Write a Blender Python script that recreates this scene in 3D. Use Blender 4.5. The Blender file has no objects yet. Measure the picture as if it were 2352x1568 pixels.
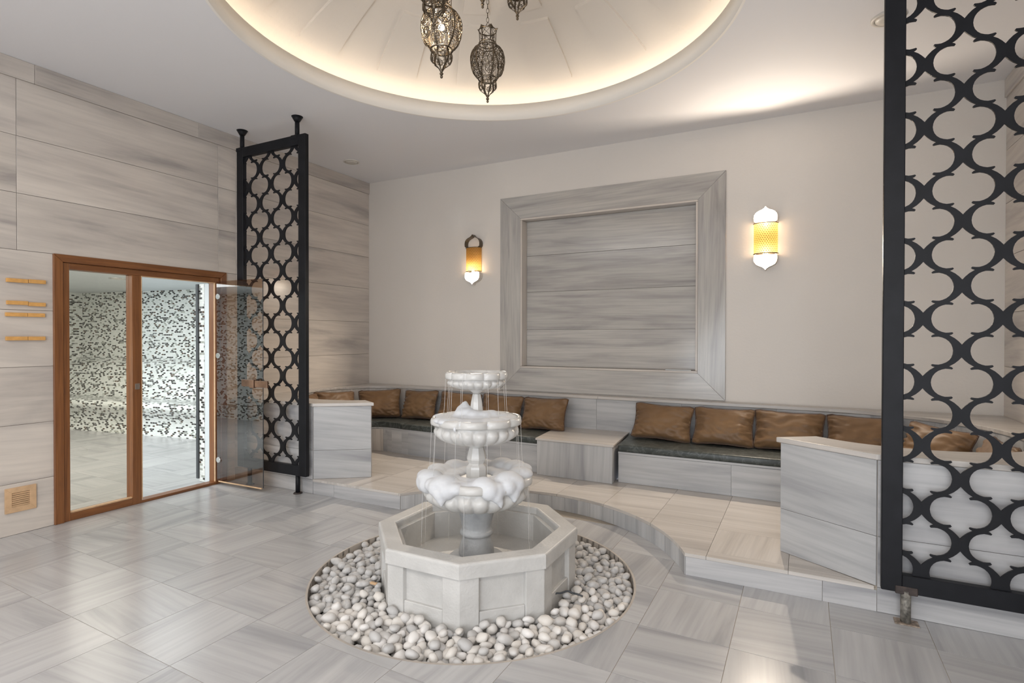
import bpy, bmesh, math, random
from mathutils import Vector, Matrix, noise
from mathutils.geometry import delaunay_2d_cdt
from math import sin, cos, pi, radians, sqrt, atan2, hypot
random.seed(7)
S = bpy.context.scene
C = S.collection

# ------------------------------------------------------------------ camera
cam_d = bpy.data.cameras.new('camera')
cam_d.sensor_width = 36.0
cam_d.lens = 36.0 * 1282.45 / 2352
cam_d.clip_start = 0.05
cam = bpy.data.objects.new('camera', cam_d)
C.objects.link(cam)
cam.matrix_world = (Matrix.Translation((0, 0, 1.4)) @ Matrix.Rotation(radians(27.494), 4, 'Z')
                    @ Matrix.Rotation(radians(90 - 0.4896), 4, 'X') @ Matrix.Rotation(radians(0.078), 4, 'Z'))
S.camera = cam

# ------------------------------------------------------------------ world, exposure
w = bpy.data.worlds.new('world'); S.world = w; w.use_nodes = True
w.node_tree.nodes['Background'].inputs[0].default_value = (0.72, 0.8, 1.0, 1)
w.node_tree.nodes['Background'].inputs[1].default_value = 0.5
S.view_settings.view_transform = 'Standard'
S.view_settings.look = 'None'
S.view_settings.exposure = 0.22
S.view_settings.gamma = 1.0
S.view_settings.use_curve_mapping = False

# ------------------------------------------------------------------ large lights
def area(name, loc, aim, sx, sy, power, col, spread=180):
    d = bpy.data.lights.new(name, 'AREA'); d.shape = 'RECTANGLE'; d.size = sx; d.size_y = sy
    d.energy = power; d.color = col; d.spread = radians(spread)
    o = bpy.data.objects.new(name, d); C.objects.link(o); o.location = loc
    o.rotation_euler = (Vector(aim) - Vector(loc)).to_track_quat('-Z', 'Y').to_euler()
    return o
def point(name, loc, power, col, rad=0.02):
    d = bpy.data.lights.new(name, 'POINT'); d.energy = power; d.color = col; d.shadow_soft_size = rad
    o = bpy.data.objects.new(name, d); C.objects.link(o); o.location = loc
    return o
# area light added before the solid rear wall, for an unseen window's daylight
area('unseen_window_light', (-0.9, -2.45, 1.2), (-1.5, 3.0, 1.8), 4.6, 2.1, 148, (0.85, 0.92, 1.0))
# soft unseen fill lights added overhead to brighten the floor and ceiling
area('overhead_fill', (-3.2, -0.6, 3.30), (-3.2, -0.6, 0), 2.4, 1.6, 58, (1.0, 0.97, 0.93))
area('overhead_fill', (0.3, -0.9, 3.30), (0.3, -0.9, 0), 1.6, 1.6, 55, (1.0, 0.97, 0.93))
# steam room ceiling light
area('steam_room_light', (-7.6, 2.9, 2.09), (-7.6, 2.9, 0), 3.6, 2.6, 92, (0.96, 1.0, 1.0))
point('steam_room_fill', (-6.1, 0.75, 1.0), 80, (0.96, 1.0, 1.0), 0.15)  # fill lamp added out of view to brighten the steam room ceiling

# ------------------------------------------------------------------ materials
def new_mat(name):
    m = bpy.data.materials.new(name); m.use_nodes = True
    nt = m.node_tree; b = nt.nodes['Principled BSDF']
    return m, nt, b
def N(nt, t, **k):
    n = nt.nodes.new(t)
    for a, v in k.items():
        if a.startswith('i_'):
            n.inputs[int(a[2:])].default_value = v
        else:
            setattr(n, a, v)
    return n
def L(nt, a, b): nt.links.new(a, b)
def ramp(nt, stops, interp='LINEAR'):
    r = nt.nodes.new('ShaderNodeValToRGB'); r.color_ramp.interpolation = interp
    e = r.color_ramp.elements
    while len(e) < len(stops): e.new(0.5)
    for x, (p, c) in zip(e, stops):
        x.position = p; x.color = (c[0], c[1], c[2], 1)
    return r
def marble(name, light, mid, dark, rough=0.22, across=7.0, along=0.7, amt=1.0, spec=0.5):
    m, nt, b = new_mat(name)
    uv = N(nt, 'ShaderNodeUVMap')
    mp = N(nt, 'ShaderNodeMapping'); mp.inputs['Scale'].default_value = (along, across, 1)
    L(nt, uv.outputs[0], mp.inputs[0])
    n1 = N(nt, 'ShaderNodeTexNoise'); n1.inputs['Scale'].default_value = 1.0; n1.inputs['Detail'].default_value = 5
    n1.inputs['Roughness'].default_value = 0.55; n1.inputs['Distortion'].default_value = 0.5
    L(nt, mp.outputs[0], n1.inputs['Vector'])
    mp2 = N(nt, 'ShaderNodeMapping'); mp2.inputs['Scale'].default_value = (along * 2.2, across * 6, 1)
    L(nt, uv.outputs[0], mp2.inputs[0])
    n2 = N(nt, 'ShaderNodeTexNoise'); n2.inputs['Scale'].default_value = 1.0; n2.inputs['Detail'].default_value = 3
    n2.inputs['Distortion'].default_value = 0.3
    L(nt, mp2.outputs[0], n2.inputs['Vector'])
    r1 = ramp(nt, [(0.30, dark), (0.44, mid), (0.56, light), (0.75, [min(1, c * 1.06) for c in light])])
    L(nt, n1.outputs['Fac'], r1.inputs[0])
    r2 = ramp(nt, [(0.3, (0.86, 0.86, 0.87)), (0.6, (1.03, 1.03, 1.03))])
    L(nt, n2.outputs['Fac'], r2.inputs[0])
    mx = N(nt, 'ShaderNodeMix', data_type='RGBA', blend_type='MULTIPLY'); mx.inputs[0].default_value = amt
    L(nt, r1.outputs[0], mx.inputs[6]); L(nt, r2.outputs[0], mx.inputs[7])
    oi = N(nt, 'ShaderNodeObjectInfo')
    mr = N(nt, 'ShaderNodeMapRange'); mr.inputs[3].default_value = 0.92; mr.inputs[4].default_value = 1.05
    L(nt, oi.outputs['Random'], mr.inputs[0])
    hs = N(nt, 'ShaderNodeHueSaturation'); L(nt, mx.outputs[2], hs.inputs['Color']); L(nt, mr.outputs[0], hs.inputs['Value'])
    L(nt, hs.outputs[0], b.inputs['Base Color'])
    b.inputs['Roughness'].default_value = rough
    b.inputs['Specular IOR Level'].default_value = spec
    return m
def simple(name, col, rough=0.5, metal=0.0, bump=0.0, bscale=20, var=0.0, vscale=3.0, spec=0.5, coord='Object'):
    m, nt, b = new_mat(name)
    b.inputs['Base Color'].default_value = (*col, 1); b.inputs['Roughness'].default_value = rough
    b.inputs['Metallic'].default_value = metal; b.inputs['Specular IOR Level'].default_value = spec
    tc = N(nt, 'ShaderNodeTexCoord')
    if var:
        n = N(nt, 'ShaderNodeTexNoise'); n.inputs['Scale'].default_value = vscale; n.inputs['Detail'].default_value = 5
        L(nt, tc.outputs[coord], n.inputs['Vector'])
        r = ramp(nt, [(0.3, [c * (1 - var) for c in col]), (0.7, [min(1, c * (1 + var)) for c in col])])
        L(nt, n.outputs['Fac'], r.inputs[0]); L(nt, r.outputs[0], b.inputs['Base Color'])
    if bump:
        n = N(nt, 'ShaderNodeTexNoise'); n.inputs['Scale'].default_value = bscale; n.inputs['Detail'].default_value = 4
        L(nt, tc.outputs[coord], n.inputs['Vector'])
        bp = N(nt, 'ShaderNodeBump'); bp.inputs['Strength'].default_value = bump; bp.inputs['Distance'].default_value = 0.01
        L(nt, n.outputs['Fac'], bp.inputs['Height']); L(nt, bp.outputs[0], b.inputs['Normal'])
    return m
def emit(name, col, strength):
    m, nt, b = new_mat(name)
    b.inputs['Base Color'].default_value = (*col, 1)
    b.inputs['Emission Color'].default_value = (*col, 1); b.inputs['Emission Strength'].default_value = strength
    return m
M = {}
M['wall_marble'] = marble('wall_marble', (0.61, 0.555, 0.50), (0.545, 0.495, 0.45), (0.40, 0.365, 0.34), rough=0.2, across=5.0, along=0.75, amt=0.7)
M['floor_marble'] = marble('floor_marble', (0.445, 0.44, 0.44), (0.41, 0.406, 0.408), (0.31, 0.31, 0.318), rough=0.24, across=6.0, along=0.6, amt=0.7)
M['step_marble'] = marble('step_marble', (0.55, 0.515, 0.48), (0.50, 0.465, 0.43), (0.39, 0.36, 0.335), rough=0.3, across=8.0, along=0.6, amt=0.8)
M['bench_marble'] = marble('bench_marble', (0.46, 0.46, 0.46), (0.41, 0.41, 0.413), (0.31, 0.312, 0.322), rough=0.35, across=5.5, along=0.7)
M['grey_marble'] = marble('grey_marble', (0.47, 0.465, 0.465), (0.40, 0.395, 0.40), (0.29, 0.29, 0.30), rough=0.3, across=6.5, along=0.7)
M['niche_marble'] = marble('niche_marble', (0.47, 0.45, 0.42), (0.41, 0.39, 0.37), (0.315, 0.302, 0.29), rough=0.16, across=9.0, along=0.9)
M['grout'] = simple('grout', (0.33, 0.29, 0.24), 0.8, bump=0.2, bscale=60, var=0.15)
M['pit_stone'] = simple('pit_stone', (0.40, 0.36, 0.32), 0.5, var=0.12, vscale=5)
M['pedestal_stone'] = simple('pedestal_stone', (0.37, 0.38, 0.39), 0.45, bump=0.3, bscale=60, var=0.22, vscale=9)
M['dark_rust'] = simple('dark_rust', (0.045, 0.032, 0.028), 0.6, bump=0.2, bscale=80, var=0.4, vscale=30)
M['worn_pipe'] = simple('worn_pipe', (0.17, 0.16, 0.14), 0.55, 0.2, bump=0.3, bscale=120, var=0.7, vscale=45)
M['plaster'] = simple('plaster', (0.70, 0.655, 0.605), 0.6, bump=0.12, bscale=45, var=0.02, vscale=1.5)
M['ceiling_paint'] = simple('ceiling_paint', (0.80, 0.79, 0.80), 0.7, bump=0.05, bscale=60)
M['lip_plaster'] = simple('lip_plaster', (0.88, 0.84, 0.78), 0.6, bump=0.05, bscale=40)
M['dome_plaster'] = simple('dome_plaster', (0.72, 0.665, 0.60), 0.6, bump=0.1, bscale=40)
M['black_metal'] = simple('black_metal', (0.011, 0.0115, 0.014), 0.45, 0.0, bump=0.04, bscale=200, var=0.2, vscale=9, spec=0.18)
M['rust'] = simple('rust', (0.30, 0.24, 0.19), 0.6, 0.3, bump=0.3, bscale=120, var=0.55, vscale=60)
M['brass_dark'] = simple('brass_dark', (0.125, 0.10, 0.072), 0.38, 0.9, bump=0.1, bscale=150, var=0.3, vscale=20)
M['bronze'] = simple('bronze', (0.17, 0.10, 0.065), 0.4, 0.7, var=0.2, vscale=30)
M['chrome'] = simple('chrome', (0.75, 0.75, 0.74), 0.15, 1.0)
M['rubber'] = simple('rubber', (0.05, 0.055, 0.06), 0.6)
M['white_trim'] = simple('white_trim', (0.62, 0.66, 0.68), 0.45, var=0.04)
M['honey_wood'] = simple('honey_wood', (0.62, 0.33, 0.10), 0.45, var=0.12, vscale=30)
M['pale_wood'] = simple('pale_wood', (0.56, 0.37, 0.215), 0.5, var=0.1, vscale=25)
M['dark_hole'] = simple('dark_hole', (0.05, 0.03, 0.02), 0.8)
M['lamp_white'] = simple('lamp_white', (0.66, 0.62, 0.56), 0.4)
M['stone'] = simple('fountain_stone', (0.53, 0.52, 0.50), 0.42, bump=0.25, bscale=70, var=0.09, vscale=7)
M['bowl_stone'] = simple('bowl_stone', (0.57, 0.56, 0.54), 0.28, bump=0.12, bscale=50, var=0.07, vscale=12)
M['foam'] = simple('foam', (0.63, 0.64, 0.66), 0.75, bump=0.12, bscale=60)
M['foam'].node_tree.nodes['Principled BSDF'].inputs['Subsurface Weight'].default_value = 0.25
M['foam'].node_tree.nodes['Principled BSDF'].inputs['Subsurface Radius'].default_value = (0.03, 0.03, 0.035)
M['warm_led'] = emit('warm_led', (1.0, 0.89, 0.75), 9)
M['bulb'] = emit('bulb_glow', (1.0, 0.86, 0.66), 45)

def wood(name, c1, c2, axis):
    m, nt, b = new_mat(name)
    tc = N(nt, 'ShaderNodeTexCoord'); mp = N(nt, 'ShaderNodeMapping')
    sc = [60, 60, 60]; sc[axis] = 2.5
    mp.inputs['Scale'].default_value = sc
    L(nt, tc.outputs['Object'], mp.inputs[0])
    n = N(nt, 'ShaderNodeTexNoise'); n.inputs['Scale'].default_value = 1; n.inputs['Detail'].default_value = 6; n.inputs['Distortion'].default_value = 0.7
    L(nt, mp.outputs[0], n.inputs['Vector'])
    r = ramp(nt, [(0.25, c1), (0.7, c2)]); L(nt, n.outputs['Fac'], r.inputs[0]); L(nt, r.outputs[0], b.inputs['Base Color'])
    b.inputs['Roughness'].default_value = 0.38
    bp = N(nt, 'ShaderNodeBump'); bp.inputs['Strength'].default_value = 0.12; bp.inputs['Distance'].default_value = 0.004
    L(nt, n.outputs['Fac'], bp.inputs['Height']); L(nt, bp.outputs[0], b.inputs['Normal'])
    return m
M['wood_z'] = wood('wood_upright', (0.13, 0.045, 0.014), (0.24, 0.095, 0.03), 2)
M['wood_y'] = wood('wood_across', (0.12, 0.042, 0.014), (0.23, 0.09, 0.028), 1)

def glass(name, tint, refl=1.0, milk=0.0):
    m, nt, b = new_mat(name); nt.nodes.remove(b)
    out = nt.nodes['Material Output']
    tr = N(nt, 'ShaderNodeBsdfTransparent'); tr.inputs[0].default_value = (*tint, 1)
    gl = N(nt, 'ShaderNodeBsdfGlossy'); gl.inputs['Roughness'].default_value = 0.01; gl.inputs[0].default_value = (0.95, 0.95, 0.95, 1)
    fr = N(nt, 'ShaderNodeFresnel'); fr.inputs[0].default_value = 1.5
    ml = N(nt, 'ShaderNodeMath', operation='MULTIPLY'); ml.inputs[1].default_value = refl; L(nt, fr.outputs[0], ml.inputs[0])
    gm = N(nt, 'ShaderNodeNewGeometry'); iv = N(nt, 'ShaderNodeMath', operation='SUBTRACT'); iv.inputs[0].default_value = 1.0; L(nt, gm.outputs['Backfacing'], iv.inputs[1])
    m2 = N(nt, 'ShaderNodeMath', operation='MULTIPLY'); L(nt, ml.outputs[0], m2.inputs[0]); L(nt, iv.outputs[0], m2.inputs[1]); ml = m2
    mx = N(nt, 'ShaderNodeMixShader'); L(nt, ml.outputs[0], mx.inputs[0]); L(nt, tr.outputs[0], mx.inputs[1]); L(nt, gl.outputs[0], mx.inputs[2])
    if milk:
        df = N(nt, 'ShaderNodeBsdfTranslucent'); df.inputs[0].default_value = (0.95, 0.95, 0.95, 1); dd_ = N(nt, 'ShaderNodeBsdfDiffuse'); dd_.inputs[0].default_value = (0.9, 0.9, 0.9, 1)
        ma = N(nt, 'ShaderNodeMixShader'); ma.inputs[0].default_value = 0.5; L(nt, df.outputs[0], ma.inputs[1]); L(nt, dd_.outputs[0], ma.inputs[2])
        mb_ = N(nt, 'ShaderNodeMixShader'); mb_.inputs[0].default_value = milk; L(nt, mx.outputs[0], mb_.inputs[1]); L(nt, ma.outputs[0], mb_.inputs[2]); mx = mb_
    L(nt, mx.outputs[0], out.inputs[0])
    return m
M['bronze_glass'] = glass('bronze_glass', (0.89, 0.85, 0.79))
M['smoked_glass'] = glass('smoked_glass', (0.76, 0.67, 0.585), 2.6)
M['water'] = glass('falling_water', (0.97, 0.97, 0.97), 1.0, 0.35)

def mosaic():
    m, nt, b = new_mat('mosaic')
    uv = N(nt, 'ShaderNodeUVMap')
    br = N(nt, 'ShaderNodeTexBrick'); br.offset = 0.5
    br.inputs['Color1'].default_value = (0, 0, 0, 1); br.inputs['Color2'].default_value = (1, 1, 1, 1)
    br.inputs['Mortar'].default_value = (0.5, 0.5, 0.5, 1)
    br.inputs['Scale'].default_value = 1.0; br.inputs['Mortar Size'].default_value = 0.0016; br.inputs['Mortar Smooth'].default_value = 0.1
    br.inputs['Bias'].default_value = 0.0; br.inputs['Brick Width'].default_value = 0.044; br.inputs['Row Height'].default_value = 0.0222
    L(nt, uv.outputs[0], br.inputs['Vector'])
    r = ramp(nt, [(0.0, (0.035, 0.028, 0.025)), (0.19, (0.10, 0.062, 0.04)), (0.235, (0.17, 0.175, 0.17)), (0.285, (0.36, 0.37, 0.33)), (0.375, (0.72, 0.74, 0.71)), (0.7, (0.78, 0.79, 0.765))], 'CONSTANT')
    L(nt, br.outputs['Color'], r.inputs[0])
    mx = N(nt, 'ShaderNodeMix', data_type='RGBA'); L(nt, br.outputs['Fac'], mx.inputs[0]); L(nt, r.outputs[0], mx.inputs[6])
    mx.inputs[7].default_value = (0.62, 0.65, 0.63, 1)
    L(nt, mx.outputs[2], b.inputs['Base Color']); b.inputs['Roughness'].default_value = 0.25
    return m
M['mosaic'] = mosaic()

def shade_mat():
    m, nt, b = new_mat('pierced_amber_shade'); nt.nodes.remove(b)
    out = nt.nodes['Material Output']
    uv = N(nt, 'ShaderNodeUVMap'); sp = N(nt, 'ShaderNodeSeparateXYZ'); L(nt, uv.outputs[0], sp.inputs[0])
    prev = None
    for ang in (0, 60, 120):
        a = radians(ang)
        m1 = N(nt, 'ShaderNodeMath', operation='MULTIPLY'); m1.inputs[1].default_value = sin(a) / 0.0165; L(nt, sp.outputs[0], m1.inputs[0])
        m2 = N(nt, 'ShaderNodeMath', operation='MULTIPLY_ADD'); m2.inputs[1].default_value = cos(a) / 0.0165; L(nt, sp.outputs[1], m2.inputs[0]); L(nt, m1.outputs[0], m2.inputs[2])
        f = N(nt, 'ShaderNodeMath', operation='PINGPONG'); f.inputs[1].default_value = 0.5; L(nt, m2.outputs[0], f.inputs[0])
        if prev is None: prev = f
        else:
            mn = N(nt, 'ShaderNodeMath', operation='MINIMUM'); L(nt, prev.outputs[0], mn.inputs[0]); L(nt, f.outputs[0], mn.inputs[1]); prev = mn
    lt = N(nt, 'ShaderNodeMath', operation='LESS_THAN'); lt.inputs[1].default_value = 0.085; L(nt, prev.outputs[0], lt.inputs[0])
    tl = N(nt, 'ShaderNodeBsdfTranslucent'); tl.inputs[0].default_value = (1.0, 0.62, 0.22, 1)
    tp = N(nt, 'ShaderNodeBsdfTransparent'); tp.inputs[0].default_value = (1.0, 0.66, 0.28, 1)
    mg = N(nt, 'ShaderNodeMixShader'); mg.inputs[0].default_value = 0.22; L(nt, tl.outputs[0], mg.inputs[1]); L(nt, tp.outputs[0], mg.inputs[2])
    me = N(nt, 'ShaderNodeBsdfGlossy'); me.inputs[0].default_value = (0.12, 0.07, 0.03, 1); me.inputs['Roughness'].default_value = 0.4
    mx = N(nt, 'ShaderNodeMixShader'); L(nt, lt.outputs[0], mx.inputs[0]); L(nt, mg.outputs[0], mx.inputs[1]); L(nt, me.outputs[0], mx.inputs[2])
    L(nt, mx.outputs[0], out.inputs[0])
    return m
M['shade'] = shade_mat()

def satin():
    m, nt, b = new_mat('brown_satin')
    tc = N(nt, 'ShaderNodeTexCoord')
    n = N(nt, 'ShaderNodeTexNoise'); n.inputs['Scale'].default_value = 4; n.inputs['Detail'].default_value = 3; L(nt, tc.outputs['Object'], n.inputs['Vector'])
    r = ramp(nt, [(0.3, (0.135, 0.075, 0.036)), (0.65, (0.195, 0.110, 0.050))]); L(nt, n.outputs['Fac'], r.inputs[0]); L(nt, r.outputs[0], b.inputs['Base Color'])
    b.inputs['Roughness'].default_value = 0.48; b.inputs['Sheen Weight'].default_value = 0.12; b.inputs['Specular IOR Level'].default_value = 0.35
    mp = N(nt, 'ShaderNodeMapping'); mp.inputs['Scale'].default_value = (7, 7, 11); L(nt, tc.outputs['Object'], mp.inputs[0])
    n3 = N(nt, 'ShaderNodeTexNoise'); n3.inputs['Scale'].default_value = 1.0; n3.inputs['Detail'].default_value = 2; n3.inputs['Distortion'].default_value = 1.2; L(nt, mp.outputs[0], n3.inputs['Vector'])
    bp = N(nt, 'ShaderNodeBump'); bp.inputs['Strength'].default_value = 0.12; bp.inputs['Distance'].default_value = 0.008; L(nt, n3.outputs['Fac'], bp.inputs['Height']); L(nt, bp.outputs[0], b.inputs['Normal'])
    return m
M['satin'] = satin()
M['piping'] = simple('dark_piping', (0.07, 0.032, 0.016), 0.5)

def seat_fabric():
    m, nt, b = new_mat('dark_green_upholstery')
    tc = N(nt, 'ShaderNodeTexCoord')
    n = N(nt, 'ShaderNodeTexNoise'); n.inputs['Scale'].default_value = 9; n.inputs['Detail'].default_value = 7; n.inputs['Distortion'].default_value = 2.5
    L(nt, tc.outputs['Object'], n.inputs['Vector'])
    r = ramp(nt, [(0.40, (0.028, 0.034, 0.032)), (0.52, (0.040, 0.048, 0.045)), (0.56, (0.085, 0.095, 0.09)), (0.6, (0.038, 0.045, 0.042))])
    L(nt, n.outputs['Fac'], r.inputs[0]); L(nt, r.outputs[0], b.inputs['Base Color'])
    b.inputs['Roughness'].default_value = 0.4
    bp = N(nt, 'ShaderNodeBump'); bp.inputs['Strength'].default_value = 0.25; bp.inputs['Distance'].default_value = 0.004
    L(nt, n.outputs['Fac'], bp.inputs['Height']); L(nt, bp.outputs[0], b.inputs['Normal'])
    return m
M['seat'] = seat_fabric()

def pebble_mat():
    m, nt, b = new_mat('pebble_stone')
    oi = N(nt, 'ShaderNodeObjectInfo')
    r = ramp(nt, [(0.0, (0.47, 0.46, 0.45)), (0.3, (0.60, 0.58, 0.56)), (0.7, (0.69, 0.65, 0.60)), (1.0, (0.76, 0.74, 0.72))])
    L(nt, oi.outputs['Random'], r.inputs[0])
    tc = N(nt, 'ShaderNodeTexCoord'); n = N(nt, 'ShaderNodeTexNoise'); n.inputs['Scale'].default_value = 45; n.inputs['Detail'].default_value = 6
    L(nt, tc.outputs['Object'], n.inputs['Vector'])
    r2 = ramp(nt, [(0.3, (0.8, 0.8, 0.8)), (0.7, (1.1, 1.1, 1.1))]); L(nt, n.outputs['Fac'], r2.inputs[0])
    mx = N(nt, 'ShaderNodeMix', data_type='RGBA', blend_type='MULTIPLY'); mx.inputs[0].default_value = 1
    L(nt, r.outputs[0], mx.inputs[6]); L(nt, r2.outputs[0], mx.inputs[7]); L(nt, mx.outputs[2], b.inputs['Base Color'])
    b.inputs['Roughness'].default_value = 0.6
    return m
M['pebble'] = pebble_mat()

# ------------------------------------------------------------------ geometry helpers
def link(name, me, mat, parent=None, smooth=False, props=None):
    o = bpy.data.objects.new(name, me); C.objects.link(o)
    if mat: 
        if len(me.materials) == 0: me.materials.append(M[mat])
    if smooth:
        for p in me.polygons: p.use_smooth = True
    if parent:
        o.parent = parent
        if parent.get('_loc'):
            o.matrix_parent_inverse = Matrix.Translation(-Vector(parent['_loc']))
    if props:
        for k, v in props.items(): o[k] = v
    return o
def fromdata(name, vs, fs, mat, parent=None, smooth=False, props=None):
    me = bpy.data.meshes.new(name); me.from_pydata([tuple(v) for v in vs], [], fs); me.update()
    bm = bmesh.new(); bm.from_mesh(me); bmesh.ops.recalc_face_normals(bm, faces=bm.faces); bm.to_mesh(me); bm.free()
    return link(name, me, mat, parent, smooth, props)
def empty(name, loc, label=None, cat=None, group=None, kind=None):
    o = bpy.data.objects.new(name, None); C.objects.link(o); o.location = loc; o.empty_display_size = 0.05
    o['_loc'] = list(loc)
    tag(o, label, cat, group, kind)
    return o
def tag(o, label=None, cat=None, group=None, kind=None):
    if label: o['label'] = label
    if cat: o['category'] = cat
    if group: o['group'] = group
    if kind: o['kind'] = kind
    return o
def vein(o, axis, rot=0.0, off=None, alt=(0, 0, 1)):
    """UV in metres with u along the vein axis"""
    me = o.data; uvl = me.uv_layers.new(name='UVMap') if not me.uv_layers else me.uv_layers[0]
    a0 = Vector(axis).normalized(); off = off or (random.uniform(0, 50), random.uniform(0, 50))
    cr, sr = cos(rot), sin(rot)
    for p in me.polygons:
        n = p.normal; a = a0
        if abs(n.dot(a)) > 0.85: a = Vector(alt)
        if abs(n.dot(a)) > 0.85: a = Vector((1, 0, 0)) if abs(n.x) < 0.5 else Vector((0, 1, 0))
        a = (a - n * n.dot(a)).normalized(); bb = n.cross(a)
        # keep the cross direction sign stable
        if bb.z < -0.01 or (abs(bb.z) <= 0.01 and bb.y < 0): bb = -bb
        for li in p.loop_indices:
            co = me.vertices[me.loops[li].vertex_index].co
            u, v = co.dot(a), co.dot(bb)
            uvl.data[li].uv = (u * cr - v * sr + off[0], u * sr + v * cr + off[1])
    return o
def bevel_bm(bm, wd, seg=1, ang=0.6):
    es = [e for e in bm.edges if len(e.link_faces) == 2 and e.calc_face_angle(0) > ang]
    if es and wd > 0: bmesh.ops.bevel(bm, geom=es, offset=wd, segments=seg, profile=0.5, affect='EDGES', clamp_overlap=True)
def boxo(name, x0, x1, y0, y1, z0, z1, mat, parent=None, bev=0.0, seg=1, props=None, smooth=False):
    bm = bmesh.new()
    bmesh.ops.create_cube(bm, size=1, matrix=Matrix.Translation(((x0 + x1) / 2, (y0 + y1) / 2, (z0 + z1) / 2)) @ Matrix.Diagonal((abs(x1 - x0), abs(y1 - y0), abs(z1 - z0), 1)))
    if bev: bevel_bm(bm, bev, seg)
    me = bpy.data.meshes.new(name); bm.to_mesh(me); bm.free()
    return link(name, me, mat, parent, smooth, props)
def area2(poly): return sum(poly[i][0] * poly[(i + 1) % len(poly)][1] - poly[(i + 1) % len(poly)][0] * poly[i][1] for i in range(len(poly))) / 2
def clean(poly, eps=1e-4):
    out = []
    for p in poly:
        if not out or hypot(p[0] - out[-1][0], p[1] - out[-1][1]) > eps: out.append(p)
    if len(out) > 1 and hypot(out[0][0] - out[-1][0], out[0][1] - out[-1][1]) < eps: out.pop()
    return out
def prism(name, poly, z0, z1, mat, parent=None, bev=0.0, seg=1, props=None, plane=None, smooth=False):
    """extrude a 2D polygon; plane None = XY->Z, 'XZ' = extrude along Y from z0 to z1"""
    poly = clean(poly)
    if area2(poly) < 0: poly = poly[::-1]
    bm = bmesh.new()
    def P(p, h): return (p[0], p[1], h) if plane is None else ((p[0], h, p[1]) if plane == 'XZ' else (h, p[0], p[1]))
    lo = [bm.verts.new(P(p, z0)) for p in poly]; hi = [bm.verts.new(P(p, z1)) for p in poly]
    n = len(poly)
    bm.faces.new(lo[::-1]); bm.faces.new(hi)
    for i in range(n): bm.faces.new((lo[i], lo[(i + 1) % n], hi[(i + 1) % n], hi[i]))
    bmesh.ops.recalc_face_normals(bm, faces=bm.faces)
    if bev: bevel_bm(bm, bev, seg, 0.4)
    bmesh.ops.triangulate(bm, faces=[f for f in bm.faces if len(f.verts) > 4], ngon_method='EAR_CLIP')
    me = bpy.data.meshes.new(name); bm.to_mesh(me); bm.free()
    return link(name, me, mat, parent, smooth, props)
def clip(poly, rect):
    """clip a polygon by a convex polygon (list of points, ccw)"""
    out = list(poly)
    m = len(rect)
    for i in range(m):
        ax, ay = rect[i]; bx, by = rect[(i + 1) % m]
        def side(p): return (bx - ax) * (p[1] - ay) - (by - ay) * (p[0] - ax)
        res = []
        for j in range(len(out)):
            p, q = out[j], out[(j + 1) % len(out)]
            sp, sq = side(p), side(q)
            if sp >= 0: res.append(p)
            if (sp >= 0) != (sq >= 0):
                t = sp / (sp - sq); res.append((p[0] + (q[0] - p[0]) * t, p[1] + (q[1] - p[1]) * t))
        out = res
        if len(out) < 3: return []
    out = clean(out)
    return out if len(out) >= 3 and abs(area2(out)) > 2e-4 else []
def cut_tile(name, region, rect, z0, z1, mat, parent):
    """the part of a rectangular tile that lies inside a region of any outline, as a solid"""
    pl = clip(region, rect)
    if not pl: return None
    if len(pl) <= 4 and abs(area2(pl) - area2(rect)) < 1e-6: return prism(name, pl, z0, z1, mat, parent)
    reg = clean(region)
    if area2(reg) < 0: reg = reg[::-1]
    vs_ = [Vector(p) for p in reg] + [Vector(p) for p in rect]; n_ = len(reg)
    ov, oe, of, _, _, ofo = delaunay_2d_cdt(vs_, [], [list(range(n_)), list(range(n_, n_ + 4))], 0, 1e-6)
    keep = [f for f, o_ in zip(of, ofo) if 0 in o_ and 1 in o_]
    if not keep: return None
    bm = bmesh.new(); lo, hi = {}, {}
    def gv(d, i, z):
        if i not in d: d[i] = bm.verts.new((ov[i].x, ov[i].y, z))
        return d[i]
    cnt = {}
    for f in keep:
        for a, b_ in zip(f, f[1:] + f[:1]): cnt[frozenset((a, b_))] = cnt.get(frozenset((a, b_)), 0) + 1
    for f in keep:
        f = list(f)
        bm.faces.new([gv(hi, i, z1) for i in f]); bm.faces.new([gv(lo, i, z0) for i in f[::-1]])
        for a, b_ in zip(f, f[1:] + f[:1]):
            if cnt[frozenset((a, b_))] == 1: bm.faces.new((gv(lo, a, z0), gv(lo, b_, z0), gv(hi, b_, z1), gv(hi, a, z1)))
    return bmo(name, bm, mat, parent)
def lathe(bm, prof, center, seg=32, fn=None, cap=False):
    """prof: list of (r, z[, amp]); fn(theta)-> lobe value 0..1"""
    cx, cy = center; rings = []
    for pr in prof:
        r, z = pr[0], pr[1]; amp = pr[2] if len(pr) > 2 else 0
        ring = []
        for i in range(seg):
            t = 2 * pi * i / seg; rr = r * (1 - amp * (1 - fn(t))) if fn and amp else r
            ring.append(bm.verts.new((cx + rr * cos(t), cy + rr * sin(t), z)))
        rings.append(ring)
    for a, b in zip(rings, rings[1:]):
        for i in range(seg):
            bm.faces.new((a[i], a[(i + 1) % seg], b[(i + 1) % seg], b[i]))
    if cap:
        bm.faces.new(rings[0][::-1]); bm.faces.new(rings[-1])
    return rings
def bmo(name, bm, mat, parent=None, smooth=False, props=None):
    bmesh.ops.recalc_face_normals(bm, faces=bm.faces)
    me = bpy.data.meshes.new(name); bm.to_mesh(me); bm.free()
    return link(name, me, mat, parent, smooth, props)
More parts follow.
